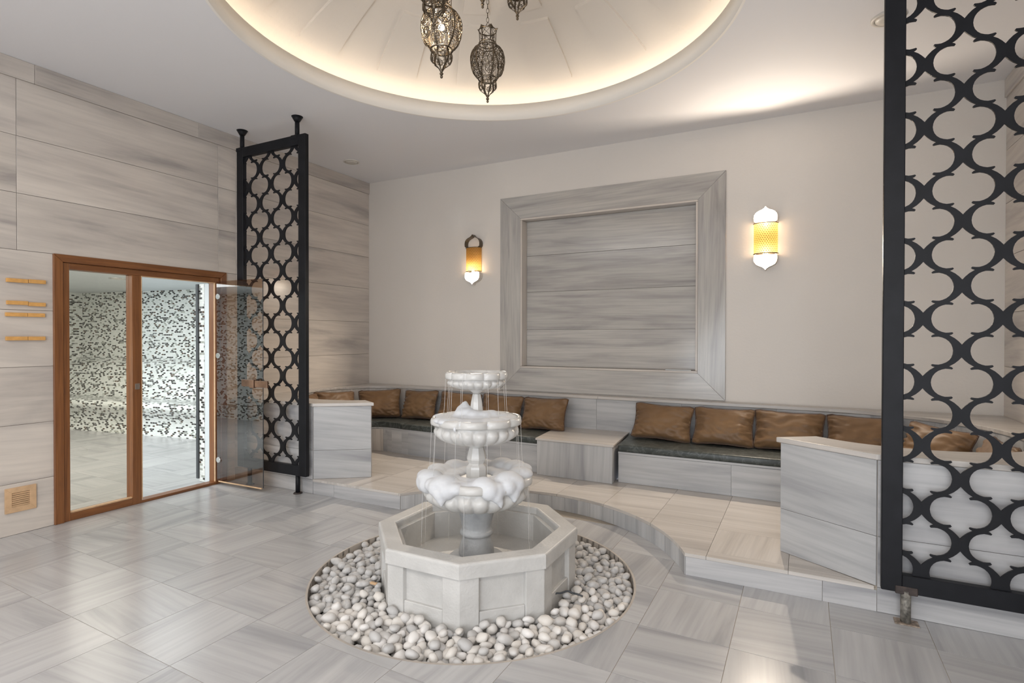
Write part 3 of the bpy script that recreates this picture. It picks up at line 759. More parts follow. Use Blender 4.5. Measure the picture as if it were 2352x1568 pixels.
# ================================================================== SEAT CUSHIONS
def cushion(poly, label):
    o = prism('seat_cushion', poly, ZT + 0.001, ZT + 0.062, 'seat', bev=0.016, seg=3)
    for p in o.data.polygons: p.use_smooth = True
    tag(o, label, 'seat cushion', 'dark seat cushions on the benches')
    # keep thin padding details
    return o
cutL = -3.845
jl = next(i for i, p in enumerate(cSL) if p[0] < cutL)
kb = next(i for i, p in enumerate(BLi) if p[0] > cutL and p[1] > 5)
fo_ = 0.02
cushion([(-2.262, 5.365), (cutL + 0.004, 5.37), (cutL + 0.004, 4.805 - fo_), (-3.40, 4.785 - fo_), (-2.192, 4.745 - fo_)], 'straight dark green seat cushion between the side table and the curved cushion')
cushion([(cutL - 0.004, 5.37)] + [(p[0] + 0.0, p[1]) for p in BLi[:kb][::-1]] + [(-3.9, 4.25)] + [(p[0] + 0.012, p[1] - 0.012) for p in cSL[jl:][::-1]] + [(cutL - 0.004, 4.805 - fo_)], 'curved dark green seat cushion in the left corner alcove')
cushion([(-1.425, 4.742), (0.10, 4.745), (0.10, 5.345), (-1.492, 5.357)], 'long straight dark green seat cushion right of the marble side table')
cushion([(0.108, 4.745)] + [(p[0] - 0.01, p[1] - 0.012) for p in cSR[2:]] + [(0.15, 3.86)] + BRi[::-1][1:] + [(0.108, 5.345)], 'curved dark green seat cushion behind the right low wall')

# ================================================================== PILLOWS
def pillow_mesh(w_, h_, t_, seed, wr=1.0):
    nu, nv = 44, 30; bm = bmesh.new(); gr = {}
    rnd = random.Random(seed)
    for s in (1, -1):
        for i in range(nu + 1):
            for j in range(nv + 1):
                edge = i in (0, nu) or j in (0, nv)
                if s == -1 and edge: gr[(s, i, j)] = gr[(1, i, j)]; continue
                u = 2 * i / nu - 1; v = 2 * j / nv - 1
                x = w_ / 2 * u * (1 - 0.10 * (1 - v * v) * abs(u) ** 3) ; z = h_ / 2 * v * (1 - 0.10 * (1 - u * u) * abs(v) ** 3)
                cr_n = max(0.0, abs(u) - 0.82) / 0.18 * max(0.0, abs(v) - 0.72) / 0.28
                x *= 1 - 0.035 * cr_n; z *= 1 - 0.09 * cr_n
                f = max(0.0, (1 - abs(u) ** 3.6)) ** 0.48 * max(0.0, (1 - abs(v) ** 3.0)) ** 0.48
                sag = 1 + 0.25 * (-v)
                y = s * t_ / 2 * f * sag
                # gathered wrinkles running in from the ends and corners
                ku = abs(u) ** 2.0
                wv = noise.noise(Vector((u * 2.2 + seed * 3.1, v * 8 + u * 2.2 * (1 if v > 0 else -1), seed))) * 0.034 * ku * wr
                wv -= 0.012 * max(0, abs(u) - 0.55) * (1 - v * v) * 4 * wr
                wv += noise.noise(Vector((u * 3.2, v * 3.2 - u, seed + 9.0))) * 0.009 * wr
                wv += (abs(noise.noise(Vector(((u + v) * 4, (u - v) * 1.3, seed + 4.0)))) - 0.2) * -0.030 * wr * max(0, -v + 0.3) * 0.8
                y += s * wv * min(1, f * 2.2)
                if edge: y = 0; z += 0.004 * noise.noise(Vector((u * 5, v * 5, seed)))
                gr[(s, i, j)] = bm.verts.new((x, y, z))
    for s in (1, -1):
        for i in range(nu):
            for j in range(nv):
                q = (gr[(s, i, j)], gr[(s, i + 1, j)], gr[(s, i + 1, j + 1)], gr[(s, i, j + 1)])
                bm.faces.new(q if s == -1 else q[::-1])
    path = [gr[(1, i, 0)].co.copy() for i in range(nu)] + [gr[(1, nu, j)].co.copy() for j in range(nv)] + [gr[(1, i, nv)].co.copy() for i in range(nu, 0, -1)] + [gr[(1, 0, j)].co.copy() for j in range(nv, 0, -1)]
    bmesh.ops.recalc_face_normals(bm, faces=bm.faces)
    me = bpy.data.meshes.new('pillow_cover'); bm.to_mesh(me); bm.free(); me.materials.append(M['satin'])
    for p in me.polygons: p.use_smooth = True
    bm = bmesh.new(); tube(bm, path, 0.0042, 6, closed=True); bmesh.ops.recalc_face_normals(bm, faces=bm.faces)
    mp = bpy.data.meshes.new('piping'); bm.to_mesh(mp); bm.free(); mp.materials.append(M['piping'])
    for p in mp.polygons: p.use_smooth = True
    return me, mp
PM = [pillow_mesh(0.52, 0.345, 0.15, s, 1.15) for s in (1, 2, 3, 4)]
zc_ = ZT + 0.062 + 0.158
#  x, y, yaw(deg, rotation of the pillow about z), width factor, tilt, roll, label
pil = [(-4.655, 4.22, 97, 0.95, 20, 0, 'brown satin pillow at the far left end, mostly hidden by the small lattice'),
       (-4.66, 4.66, 72, 0.96, 20, 3, 'brown satin pillow half hidden behind the top of the left low wall'),
       (-4.37, 5.05, 28, 0.98, 20, -3, 'creased brown satin pillow in the left corner, just right of the low wall end'),
       (-3.90, 5.20, 2, 0.90, 19, -2, 'second brown satin pillow right of the left low wall, near the seat cushion seam'),
       (-3.37, 5.205, 1, 1.05, 19, 2, 'brown satin pillow behind the upper fountain bowls, left of the fountain stem'),
       (-2.84, 5.205, 0, 0.98, 19, 2, 'brown satin pillow showing just right of the fountain stem'),
       (-2.33, 5.18, -3, 1.0, 22, -1, 'brown satin pillow beside the left edge of the marble side table'),
       (-1.14, 5.18, -2, 1.07, 24, 2, 'brown satin pillow beside the right edge of the marble side table'),
       (-0.61, 5.165, -2, 1.0, 24, 0, 'brown satin pillow second to the right of the marble side table'),
       (-0.10, 5.17, -2, 1.06, 22, 1, 'brown satin pillow third to the right of the side table, above the low wall corner'),
       (0.42, 5.13, -8, 1.0, 22, 0, 'brown satin pillow between the third one and the black lattice post'),
       (0.82, 4.80, -48, 0.96, 22, 3, 'brown satin pillow in the right corner seen through the large lattice'),
       (1.02, 4.32, -88, 0.96, 22, 0, 'brown satin pillow at the far right edge behind the large lattice')]
for k, (x, y, yaw, wf, tilt, roll, lab) in enumerate(pil):
    root = bpy.data.objects.new('pillow', None); C.objects.link(root); root.empty_display_size = 0.05
    # leaned back: top away from the room
    root.matrix_world = (Matrix.Translation((x, y, zc_)) @ Matrix.Rotation(radians(yaw), 4, 'Z') @ Matrix.Rotation(radians(-tilt), 4, 'X')
                         @ Matrix.Rotation(radians(roll), 4, 'Y') @ Matrix.Diagonal((wf, 1, 1, 1)))
    tag(root, lab, 'pillow', 'brown satin pillows along the benches')
    me, mp = PM[k % 4]
    cv = bpy.data.objects.new('pillow_cover', me); C.objects.link(cv); cv.parent = root
    o = bpy.data.objects.new('piping', mp); C.objects.link(o); o.parent = root

# ================================================================== LATTICE SCREENS
quad = [(0.0, 0.030), (0.012, 0.045), (0.027, 0.060), (0.046, 0.073), (0.058, 0.078), (0.056, 0.0835), (0.066, 0.087), (0.082, 0.086), (0.098, 0.081), (0.112, 0.0755), (0.1175, 0.070), (0.1135, 0.0645), (0.100, 0.0665), (0.088, 0.067), (0.074, 0.063), (0.060, 0.056), (0.048, 0.045), (0.039, 0.031), (0.034, 0.016), (0.032, 0.0)]
def node_poly(cx, cz, fxs=1.0, fz=1.0):
    q1 = [(x, z) for x, z in quad]
    pts = []
    pts += q1                                              # top -> right (quadrant ++)
    pts += [(x, -z) for x, z in q1[::-1][1:]]              # right -> bottom
    pts += [(-x, -z) for x, z in q1[1:]]                   # bottom -> left
    pts += [(-x, z) for x, z in q1[::-1][1:-1]]            # left -> top
    return [(cx + x * fxs, cz + z * fz) for x, z in pts]
def screen(label, X0, X1, Y0, Y1, Z0, Z1, fw, a, b_, nx, nzA, fsx, fsz, feet, caps, square_foot):
    root = empty('lattice_screen', (X0, (Y0 + Y1) / 2, 0), label, 'screen', 'black metal lattice screens')
    # frame: four tubes
    boxo('frame_post', X0, X0 + fw, Y0, Y1, Z0, Z1, 'black_metal', root, bev=0.003)
    boxo('frame_post', X1 - fw, X1, Y0, Y1, Z0, Z1, 'black_metal', root, bev=0.003)
    boxo('frame_rail', X0 + fw, X1 - fw, Y0, Y1, Z0, Z0 + fw, 'black_metal', root, bev=0.002)
    boxo('frame_rail', X0 + fw, X1 - fw, Y0, Y1, Z1 - fw, Z1, 'black_metal', root, bev=0.002)
    ix0, ix1, iz0, iz1 = X0 + fw - 0.006, X1 - fw + 0.006, Z0 + fw - 0.006, Z1 - fw + 0.006
    rect = [(ix0, iz0), (ix1, iz0), (ix1, iz1), (ix0, iz1)]
    ym = (Y0 + Y1) / 2; bm = bmesh.new()
    for col in range(-4, 14):
        cx = nx + col * a / 2
        if cx < ix0 - 0.13 or cx > ix1 + 0.13: continue
        for row in range(-2, 14):
            cz = nzA + row * b_ + (b_ / 2 if col % 2 else 0)
            if cz < iz0 - 0.1 or cz > iz1 + 0.1: continue
            pl = clip(node_poly(cx, cz, fsx, fsz), rect)
            if len(pl) < 3: continue
            if area2(pl) < 0: pl = pl[::-1]
            hy_ = 0.005 if col % 2 else 0.0046
            lo = [bm.verts.new((p[0], ym - hy_, p[1])) for p in pl]; hi = [bm.verts.new((p[0], ym + hy_, p[1])) for p in pl]
            fa = bm.faces.new(lo); fb = bm.faces.new(hi[::-1]); fa.normal_update(); fb.normal_update()
            for i in range(len(pl)): bm.faces.new((lo[i], hi[i], hi[(i + 1) % len(pl)], lo[(i + 1) % len(pl)]))
            bmesh.ops.triangulate(bm, faces=[fa, fb], ngon_method='EAR_CLIP')
    bmo('lattice', bm, 'black_metal', root)
    for (fx_, fy_) in feet:
        if square_foot:
            o = boxo('foot_plate', fx_ - 0.047, fx_ + 0.053, fy_ - 0.035, fy_ + 0.03, 0.0005, 0.006, 'rust', root, bev=0.001)
            cyl('foot_pipe', (fx_, fy_, 0.006), (fx_, fy_, Z0 + 0.01), 0.022, 'worn_pipe', root, 18)
            boxo('bracket', fx_ - 0.045, fx_ + 0.047, Y0 - 0.004, Y0 + 0.01, Z0 - 0.006, Z0 + 0.032, 'dark_rust', root, bev=0.003)
        else:
            cyl('foot_flange', (fx_, fy_, 0.0005), (fx_, fy_, 0.010), 0.040, 'dark_rust', root, 20, r2=0.034)
            cyl('foot_pipe', (fx_, fy_, 0.008), (fx_, fy_, Z0 + 0.01), 0.020, 'black_metal', root, 18)
    for (cx_, cy_) in caps:
        cyl('ceiling_pipe', (cx_, cy_, Z1 - 0.01), (cx_, cy_, ZC - 0.03), 0.020, 'black_metal', root, 18)
        cyl('ceiling_cap', (cx_, cy_, ZC - 0.045), (cx_, cy_, ZC - 0.001), 0.024, 'black_metal', root, 20, r2=0.05)
        boxo('bracket', cx_ - 0.045, cx_ + 0.03, Y0 - 0.003, Y0 + 0.02, Z1 - 0.03, Z1 + 0.004, 'black_metal', root, bev=0.002)
    return root
screen('slim black metal lattice screen standing between the steam room door and left low wall', -4.765, -3.858, 3.498, 3.54, 0.165, 3.175, 0.088, 0.302, 0.3185, -4.318, 0.564, 1.005, 1.045, [(-3.99, 3.53), (-4.63, 3.53)], [(-4.725, 3.53), (-3.99, 3.53)], False)
screen('large black metal lattice screen in front of the right low wall', 0.352, 1.352, 3.296, 3.338, 0.150, 3.175, 0.087, 0.2995, 0.306, 0.5165, 0.265, 1.0, 1.0, [(0.455, 3.312), (1.25, 3.312)], [(0.45, 3.32), (1.25, 3.32)], True)

# ================================================================== STEAM ROOM
SXo = XL - 0.17
SZ = 2.12
sfl = boxo('floor', -10.8, XL - 0.01, 0.4, 5.6, -0.12, -0.004, 'grout', props={'kind': 'structure', 'label': 'pale marble floor inside the steam room'})
xx = SXo
i = 0
sx_ = [XL - 0.02 - 0.42 * k for k in range(15)]; sy_ = [0.4 + 0.435 * k for k in range(13)]
for i in range(len(sx_) - 1):
    for j in range(len(sy_) - 1):
        o = boxo('tile', sx_[i + 1] + 0.001, sx_[i] - 0.001, sy_[j] + 0.001, sy_[j + 1] - 0.001, -0.02, 0.0, 'floor_marble', sfl); vein(o, (1, 0, 0) if (i + j) % 2 else (0, 1, 0))
boxo('ceiling', -10.8, SXo, 0.3, 6.0, SZ, SZ + 0.04, 'white_trim', props={'kind': 'structure', 'label': 'white panelled ceiling of the steam room'})
# contoured mosaic bench and wall along the far side: profile extruded along the wall direction
prof = [(0.0, -0.01), (0.015, 0.06), (0.035, 0.14), (0.03, 0.22), (0.0, 0.29), (-0.045, 0.345), (-0.07, 0.395), (-0.06, 0.435), (-0.02, 0.462), (0.05, 0.47), (0.16, 0.462), (0.27, 0.462), (0.34, 0.48), (0.39, 0.53), (0.43, 0.62), (0.48, 0.74), (0.54, 0.88), (0.60, 0.97), (0.68, 1.02), (0.74, 1.05), (0.765, 1.12), (0.77, 1.3), (0.77, SZ)]
dirv = Vector((-0.9888, -0.149, 0)); nrm = Vector((-0.149, 0.9888, 0)) ; nrm = Vector((-dirv.y, dirv.x, 0)); 
if nrm.y < 0: nrm = -nrm
base = Vector((-7.173, 4.761, 0))
vs = []; ts = [-2.08 + 0.25 * k for k in range(25)]
for t in ts:
    p = base + dirv * t
    for d, z in prof: q = p + nrm * d; vs.append((q.x, q.y, z))
np_ = len(prof); fs = [(i * np_ + j, (i + 1) * np_ + j, (i + 1) * np_ + j + 1, i * np_ + j + 1) for i in range(len(ts) - 1) for j in range(np_ - 1)]
o = fromdata('wall_steam_bench', vs, fs, 'mosaic', None, True, {'kind': 'structure', 'label': 'steam room wall and contoured bench in black and white mosaic'})
uvl = o.data.uv_layers.new(name='UVMap'); arcl = [0]
for a, b_ in zip(prof, prof[1:]): arcl.append(arcl[-1] + hypot(b_[0] - a[0], b_[1] - a[1]))
for p in o.data.polygons:
    for li in p.loop_indices:
        vi = o.data.loops[li].vertex_index; uvl.data[li].uv = (ts[vi // np_] + 10, arcl[vi % np_])
for (nm, x0, x1, y0, y1) in (('wall_steam_west', -10.9, -10.75, 0.2, 5.6), ('wall_steam_south', -10.8, SXo, 0.25, 0.4)):
    o = boxo(nm, x0, x1, y0, y1, -0.01, SZ, 'mosaic', props={'kind': 'structure', 'label': 'mosaic side wall of the steam room'})
    vein(o, (0, 1, 0), 0.0, (0.0, 0.0), alt=(1, 0, 0))
# inner face of the shared wall
bm = bmesh.new(); addbox(bm, SXo - 0.012, SXo - 0.001, 0.4, D0 - 0.01, 0, SZ); addbox(bm, SXo - 0.012, SXo - 0.001, D1, 5.6, 0, SZ); addbox(bm, SXo - 0.012, SXo - 0.001, D0 - 0.01, D1, DZ, SZ)
o = bmo('wall_steam_east', bm, 'mosaic', props={'kind': 'structure', 'label': 'mosaic inner face of the wall beside the door'}); vein(o, (0, 1, 0), 0, (0, 0))
for k, (u_, v_) in enumerate(((-7.35, 3.93), (-6.1, 3.42))):
    pass
def spot_fitting(x, y, z, r, label, mats=('lamp_white', 'lamp_white'), grp=None):
    root = empty('ceiling_spotlight', (x, y, z), label, 'ceiling light', grp)
    bm = bmesh.new(); lathe(bm, [(r, z - 0.0005), (r * 0.98, z - 0.008), (r * 0.80, z - 0.011), (r * 0.76, z - 0.006), (r * 0.76, z - 0.0005)], (x, y), 32); bmo('trim_ring', bm, mats[0], root, True)
    bm = bmesh.new(); lathe(bm, [(r * 0.755, z - 0.0008), (r * 0.72, z - 0.012), (r * 0.4, z - 0.014), (0.001, z - 0.0145)], (x, y), 28, cap=False); bmo('lens', bm, mats[1], root, True)
spot_fitting(-7.55, 3.90, SZ, 0.10, 'round chrome-ringed spotlight in the steam room ceiling seen through the fixed pane', ('chrome', 'lamp_white'), 'steam room spotlights')
spot_fitting(-6.25, 3.74, SZ, 0.10, 'round chrome-ringed spotlight in the steam room ceiling seen through the open doorway', ('chrome', 'lamp_white'), 'steam room spotlights')
spot_fitting(-4.475, 4.711, ZC, 0.088, 'round white ceiling spotlight above the left bench corner', grp='main room spotlights')
spot_fitting(0.455, 4.10, ZC, 0.095, 'round white ceiling spotlight half hidden behind the large lattice post', grp='main room spotlights')

# ================================================================== DOOR
dr = empty('door_1', (XL, 2.8, 0), 'orange-brown wooden frame of the steam room door with a fixed glass pane', None, None, 'structure')
cp = 0.018  # casing proud of the marble
def member(name, y0, y1, z0, z1, x0, x1, mat, bev=0.003, seg=2): return boxo(name, x0, x1, y0, y1, z0, z1, mat, dr, bev=bev, seg=seg)
# mitred outer casing
def xprism(name, pts, x0, x1, mat): return prism(name, pts, x0, x1, mat, dr, bev=0.003, plane='YZ')
xprism('casing', [(2.095, 0.0), (2.155, 0.0), (2.155, 1.953), (2.095, 2.010)], XL - 0.05, XL + cp, 'wood_z')
xprism('casing', [(3.490, 0.02), (3.430, 0.02), (3.430, 1.953), (3.490, 2.010)], XL - 0.05, XL + cp, 'wood_z')
xprism('casing', [(2.0955, 2.010), (2.1555, 1.9535), (3.4295, 1.9535), (3.4895, 2.010)], XL - 0.05, XL + cp, 'wood_y')
# inner frame, set back
member('frame_stile', 2.156, 2.200, 0.0, 1.952, XL - 0.09, XL + 0.004, 'wood_z')
member('frame_stile', 3.380, 3.429, 0.0, 1.952, XL - 0.09, XL + 0.002, 'wood_z')
member('frame_head', 2.200, 3.380, 1.905, 1.952, XL - 0.09, XL + 0.003, 'wood_y')
member('mullion', 2.645, 2.716, 0.0, 1.905, XL - 0.09, XL + 0.002, 'wood_z')
member('sill', 2.200, 2.645, 0.0, 0.055, XL - 0.09, XL + 0.002, 'wood_y')
member('sill', 2.716, 3.380, 0.0, 0.022, XL - 0.09, XL - 0.001, 'wood_y', bev=0.002)
member('glazing_bead', 2.200, 2.645, 0.0555, 0.068, XL - 0.03, XL - 0.006, 'pale_wood', bev=0.002)
for (y0, y1, z0, z1) in ((2.716, 2.722, 0.03, 1.905), (3.374, 3.380, 0.03, 1.905), (2.722, 3.374, 1.899, 1.905)):
    member('seal', y0, y1, z0, z1, XL - 0.012, XL + 0.004, 'pale_wood', bev=0.001)
member('pane', 2.200, 2.645, 0.056, 1.905, XL - 0.05, XL - 0.042, 'bronze_glass', bev=0)
member('lock_plate', 2.665, 2.700, 0.958, 1.006, XL + 0.002, XL + 0.006, 'chrome', bev=0.001)
# white and mosaic reveal, black edge post
member('reveal', 3.379, 3.387, 0.005, 1.90, XL - 0.155, XL - 0.091, 'white_trim', bev=0)
o = member('mosaic_reveal', 3.377, 3.387, 0.005, 1.90, XL - 0.235, XL - 0.156, 'mosaic', bev=0); vein(o, (1, 0, 0), 0, (0, 0))
member('edge_post', 3.365, 3.387, 0.03, 1.90, XL - 0.27, XL - 0.236, 'rubber', bev=0.001)
# open glass leaf
gd = empty('glass_door', (-4.905, 3.388, 0), 'open smoked glass steam room door leaf in front of the slim lattice', 'door')
HP = Vector((-4.900, 3.388)); FP = Vector((-4.282, 3.402)); dd = (FP - HP).normalized(); nn = Vector((dd.y, -dd.x))
def leafbox(name, s0, s1, t0, t1, z0, z1, mat, bev=0, par=None):
    pts = [HP + dd * s0 + nn * t0, HP + dd * s1 + nn * t0, HP + dd * s1 + nn * t1, HP + dd * s0 + nn * t1]
    return prism(name, [(p.x, p.y) for p in pts], z0, z1, mat, par or gd, bev=bev)
leafbox('pane', 0, 0.618, -0.004, 0.004, 0.040, 1.917, 'smoked_glass')
leafbox('edge_strip', 0.6181, 0.620, -0.004, 0.004, 0.040, 1.917, 'rubber')
leafbox('bottom_seal', 0.02, 0.60, -0.006, 0.006, 0.028, 0.0395, 'pale_wood', 0.001)
for z in (1.772, 1.219, 0.238):
    c = HP + dd * 0.03
    cyl('hinge', (c.x + nn.x * 0.0045, c.y + nn.y * 0.0045, z), (c.x + nn.x * 0.016, c.y + nn.y * 0.016, z), 0.026, 'chrome', gd, 24)
hd = leafbox('handle', 0.36, 0.53, 0.0045, 0.022, 0.945, 1.008, 'bronze', 0.003)
leafbox('handle_block', 0.505, 0.56, 0.022, 0.055, 0.938, 1.012, 'bronze', 0.003, hd)
leafbox('handle_tongue', 0.56, 0.72, 0.024, 0.045, 0.945, 1.005, 'bronze', 0.003, hd)

# ================================================================== WALL ITEMS LEFT
for (z, y0, y1, ti, lab) in ((1.790, 1.820, 2.046, 0.002, 'topmost of the four honey-coloured wooden bars left of the door'), (1.634, 1.821, 2.045, -0.006, 'second highest honey-coloured wooden bar left of the door'),
                             (1.551, 1.814, 2.040, 0.0, 'third honey-coloured wooden bar, just below the marble joint'), (1.383, 1.815, 2.042, 0.0, 'lowest of the four honey-coloured wooden bars left of the door')):
    ym = y0 + (y1 - y0) * 0.545; h = 0.0135
    root = empty('wooden_bar', (XL, (y0 + y1) / 2, z), lab, 'wall hook', 'honey-coloured wooden bars left of the steam room door')
    boxo('bar_half', XL + 0.0015, XL + 0.020, y0, ym - 0.0012, z - h, z + h, 'honey_wood', root, bev=0.001)
    boxo('bar_half', XL + 0.0015, XL + 0.020, ym + 0.0012, y1, z - h + ti, z + h + ti, 'honey_wood', root, bev=0.001)
    boxo('hinge_pin', XL + 0.0015, XL + 0.017, ym - 0.0011, ym + 0.0011, z - h + 0.002, z + h - 0.002, 'dark_hole', root)
vt = empty('vent_grille', (XL, 1.895, 0.16), 'pale wooden ventilation grille low on the left wall', 'vent')
va = (1.806, 1.985, 0.160, 0.334); vi = (1.844, 1.947, 0.200, 0.297)
for pts in ([(va[0], va[2]), (va[1], va[2]), (vi[1], vi[2]), (vi[0], vi[2])], [(va[0], va[3]), (va[1], va[3]), (vi[1], vi[3]), (vi[0], vi[3])], [(va[0], va[2]), (va[0], va[3]), (vi[0], vi[3]), (vi[0], vi[2])], [(va[1], va[2]), (va[1], va[3]), (vi[1], vi[3]), (vi[1], vi[2])]):
    prism('frame_side', pts, XL + 0.001, XL + 0.012, 'pale_wood', vt, bev=0.001, plane='YZ')
boxo('backing', XL + 0.0005, XL + 0.002, vi[0], vi[1], vi[2], vi[3], 'dark_hole', vt)
for k in range(7):
    z = vi[2] + 0.0015 + k * 0.0138
    fromdata('slat', [(XL + 0.011, vi[0], z), (XL + 0.011, vi[1], z), (XL + 0.003, vi[1], z + 0.0095), (XL + 0.003, vi[0], z + 0.0095), (XL + 0.0125, vi[0], z + 0.001), (XL + 0.0125, vi[1], z + 0.001), (XL + 0.0045, vi[1], z + 0.0105), (XL + 0.0045, vi[0], z + 0.0105)],
             [(0, 1, 2, 3), (4, 5, 6, 7), (0, 1, 5, 4), (2, 3, 7, 6), (1, 2, 6, 5), (0, 3, 7, 4)], 'pale_wood', vt)

# ================================================================== SCONCES
def sconce(xc_, label, lit, power):
    root = empty('wall_sconce', (xc_, YB, 2.26), label, 'wall lamp', 'pierced metal wall sconces beside the niche')
    zt, zb = 2.41, 2.14; rx, dp = 0.098, 0.088
    # half-cylinder shade
    n_ = 20; vs = []; fs = []
    for k in range(n_ + 1):
        t = pi * k / n_; vs += [(xc_ - rx * cos(t), YB - 0.028 - (dp - 0.02) * sin(t), zb), (xc_ - rx * cos(t), YB - 0.028 - (dp - 0.02) * sin(t), zt)]
    fs = [(2 * k, 2 * k + 2, 2 * k + 3, 2 * k + 1) for k in range(n_)]
    o = fromdata('shade', vs, fs, 'shade', root, True); uvl = o.data.uv_layers.new(name='UVMap')
    for p in o.data.polygons:
        for li in p.loop_indices:
            vi_ = o.data.loops[li].vertex_index; uvl.data[li].uv = ((vi_ // 2) / n_ * 0.29 + 1, o.data.vertices[vi_].co.z)
    for z in (zt, zb):
        bm = bmesh.new(); tube(bm, [(xc_ - (rx + 0.003) * cos(pi * k / n_), YB - 0.028 - (dp - 0.017) * sin(pi * k / n_), z) for k in range(n_ + 1)], 0.004, 6); bmo('shade_rim', bm, 'brass_dark', o, True)
    for sg, z0 in ((1, zt), (-1, zb)):
        half = [(0.080, 0.0), (0.098, 0.012), (0.100, 0.045), (0.094, 0.072), (0.078, 0.094), (0.054, 0.108), (0.030, 0.117), (0.012, 0.130), (0.0, 0.146)]
        pts = [(xc_ - x, z0 + sg * (0.004 + z)) for x, z in half] + [(xc_ + x, z0 + sg * (0.004 + z)) for x, z in half[::-1][1:]]
        inn_ = [(xc_ + (p[0] - xc_) * 0.965, z0 + sg * (0.004 + (abs(p[1] - z0) - 0.004) * 0.965)) for p in pts]
        poly = pts + inn_[::-1]
        bm = bmesh.new(); n2 = len(pts)
        R_ = [[bm.verts.new((p[0], y, p[1])) for p in q] for q, y in ((pts, YB - 0.001), (pts, YB - 0.075), (inn_, YB - 0.075), (inn_, YB - 0.001))]
        for a in range(4):
            A_, B_ = R_[a], R_[(a + 1) % 4]
            for k in range(n2 - 1): bm.faces.new((A_[k], A_[k + 1], B_[k + 1], B_[k]))
        bmo('arch_strap', bm, 'brass_dark' if not (lit == 2 or sg == -1) else 'lamp_white', root)  # straps beside lit bulbs coloured white, painting in the bulb light
    boxo('back_plate', xc_ - 0.08, xc_ + 0.08, YB - 0.004, YB - 0.001, zb, zt, 'brass_dark', root)
    for sg in ((1, -1) if lit == 2 else (-1,)):
        zz = (zt - 0.015) if sg == 1 else (zb + 0.015)
        bm = bmesh.new(); bmesh.ops.create_icosphere(bm, subdivisions=2, radius=0.019, matrix=Matrix.Translation((xc_, YB - 0.045, zz + sg * 0.012))); bmo('bulb', bm, 'bulb', root, True)
        d = bpy.data.lights.new('sconce_light', 'SPOT'); d.energy = power * (0.55 if sg == 1 else 1.0); d.color = (1.0, 0.86, 0.70); d.shadow_soft_size = 0.016
        d.spot_size = radians(150); d.spot_blend = 0.5
        o = bpy.data.objects.new('sconce_light', d); C.objects.link(o); o.location = (xc_, YB - 0.048, zz + sg * 0.034)
        o.rotation_euler = Vector((0, -0.42, sg)).to_track_quat('-Z', 'Y').to_euler()
        point('sconce_inner_light', (xc_, YB - 0.05, zz - sg * 0.012), 0.95, (1.0, 0.66, 0.34), 0.014)
sconce(-3.332, 'amber pierced wall sconce left of the niche with only its lower bulb lit', 1, 95)
sconce(-0.296, 'amber pierced wall sconce right of the niche with both bulbs lit', 2, 95)

# ================================================================== LANTERNS
LP = [(0.0, 0.0), (0.006, 0.004), (0.008, 0.010), (0.004, 0.015), (0.009, 0.021), (0.010, 0.027), (0.005, 0.032), (0.007, 0.036), (0.011, 0.045), (0.019, 0.056), (0.034, 0.068), (0.048, 0.080), (0.055, 0.096), (0.056, 0.110), (0.053, 0.128), (0.049, 0.141),
      (0.057, 0.147), (0.075, 0.165), (0.090, 0.185), (0.101, 0.215), (0.106, 0.250), (0.105, 0.280), (0.097, 0.308), (0.082, 0.328), (0.062, 0.342), (0.054, 0.346), (0.054, 0.360), (0.045, 0.366), (0.043, 0.380), (0.044, 0.400), (0.048, 0.420), (0.053, 0.440)]
def lr(z):
    for (r0, z0), (r1, z1) in zip(LP, LP[1:]):
        if z0 <= z <= z1: return r0 + (r1 - r0) * (z - z0) / max(1e-6, z1 - z0)
    return LP[-1][0]
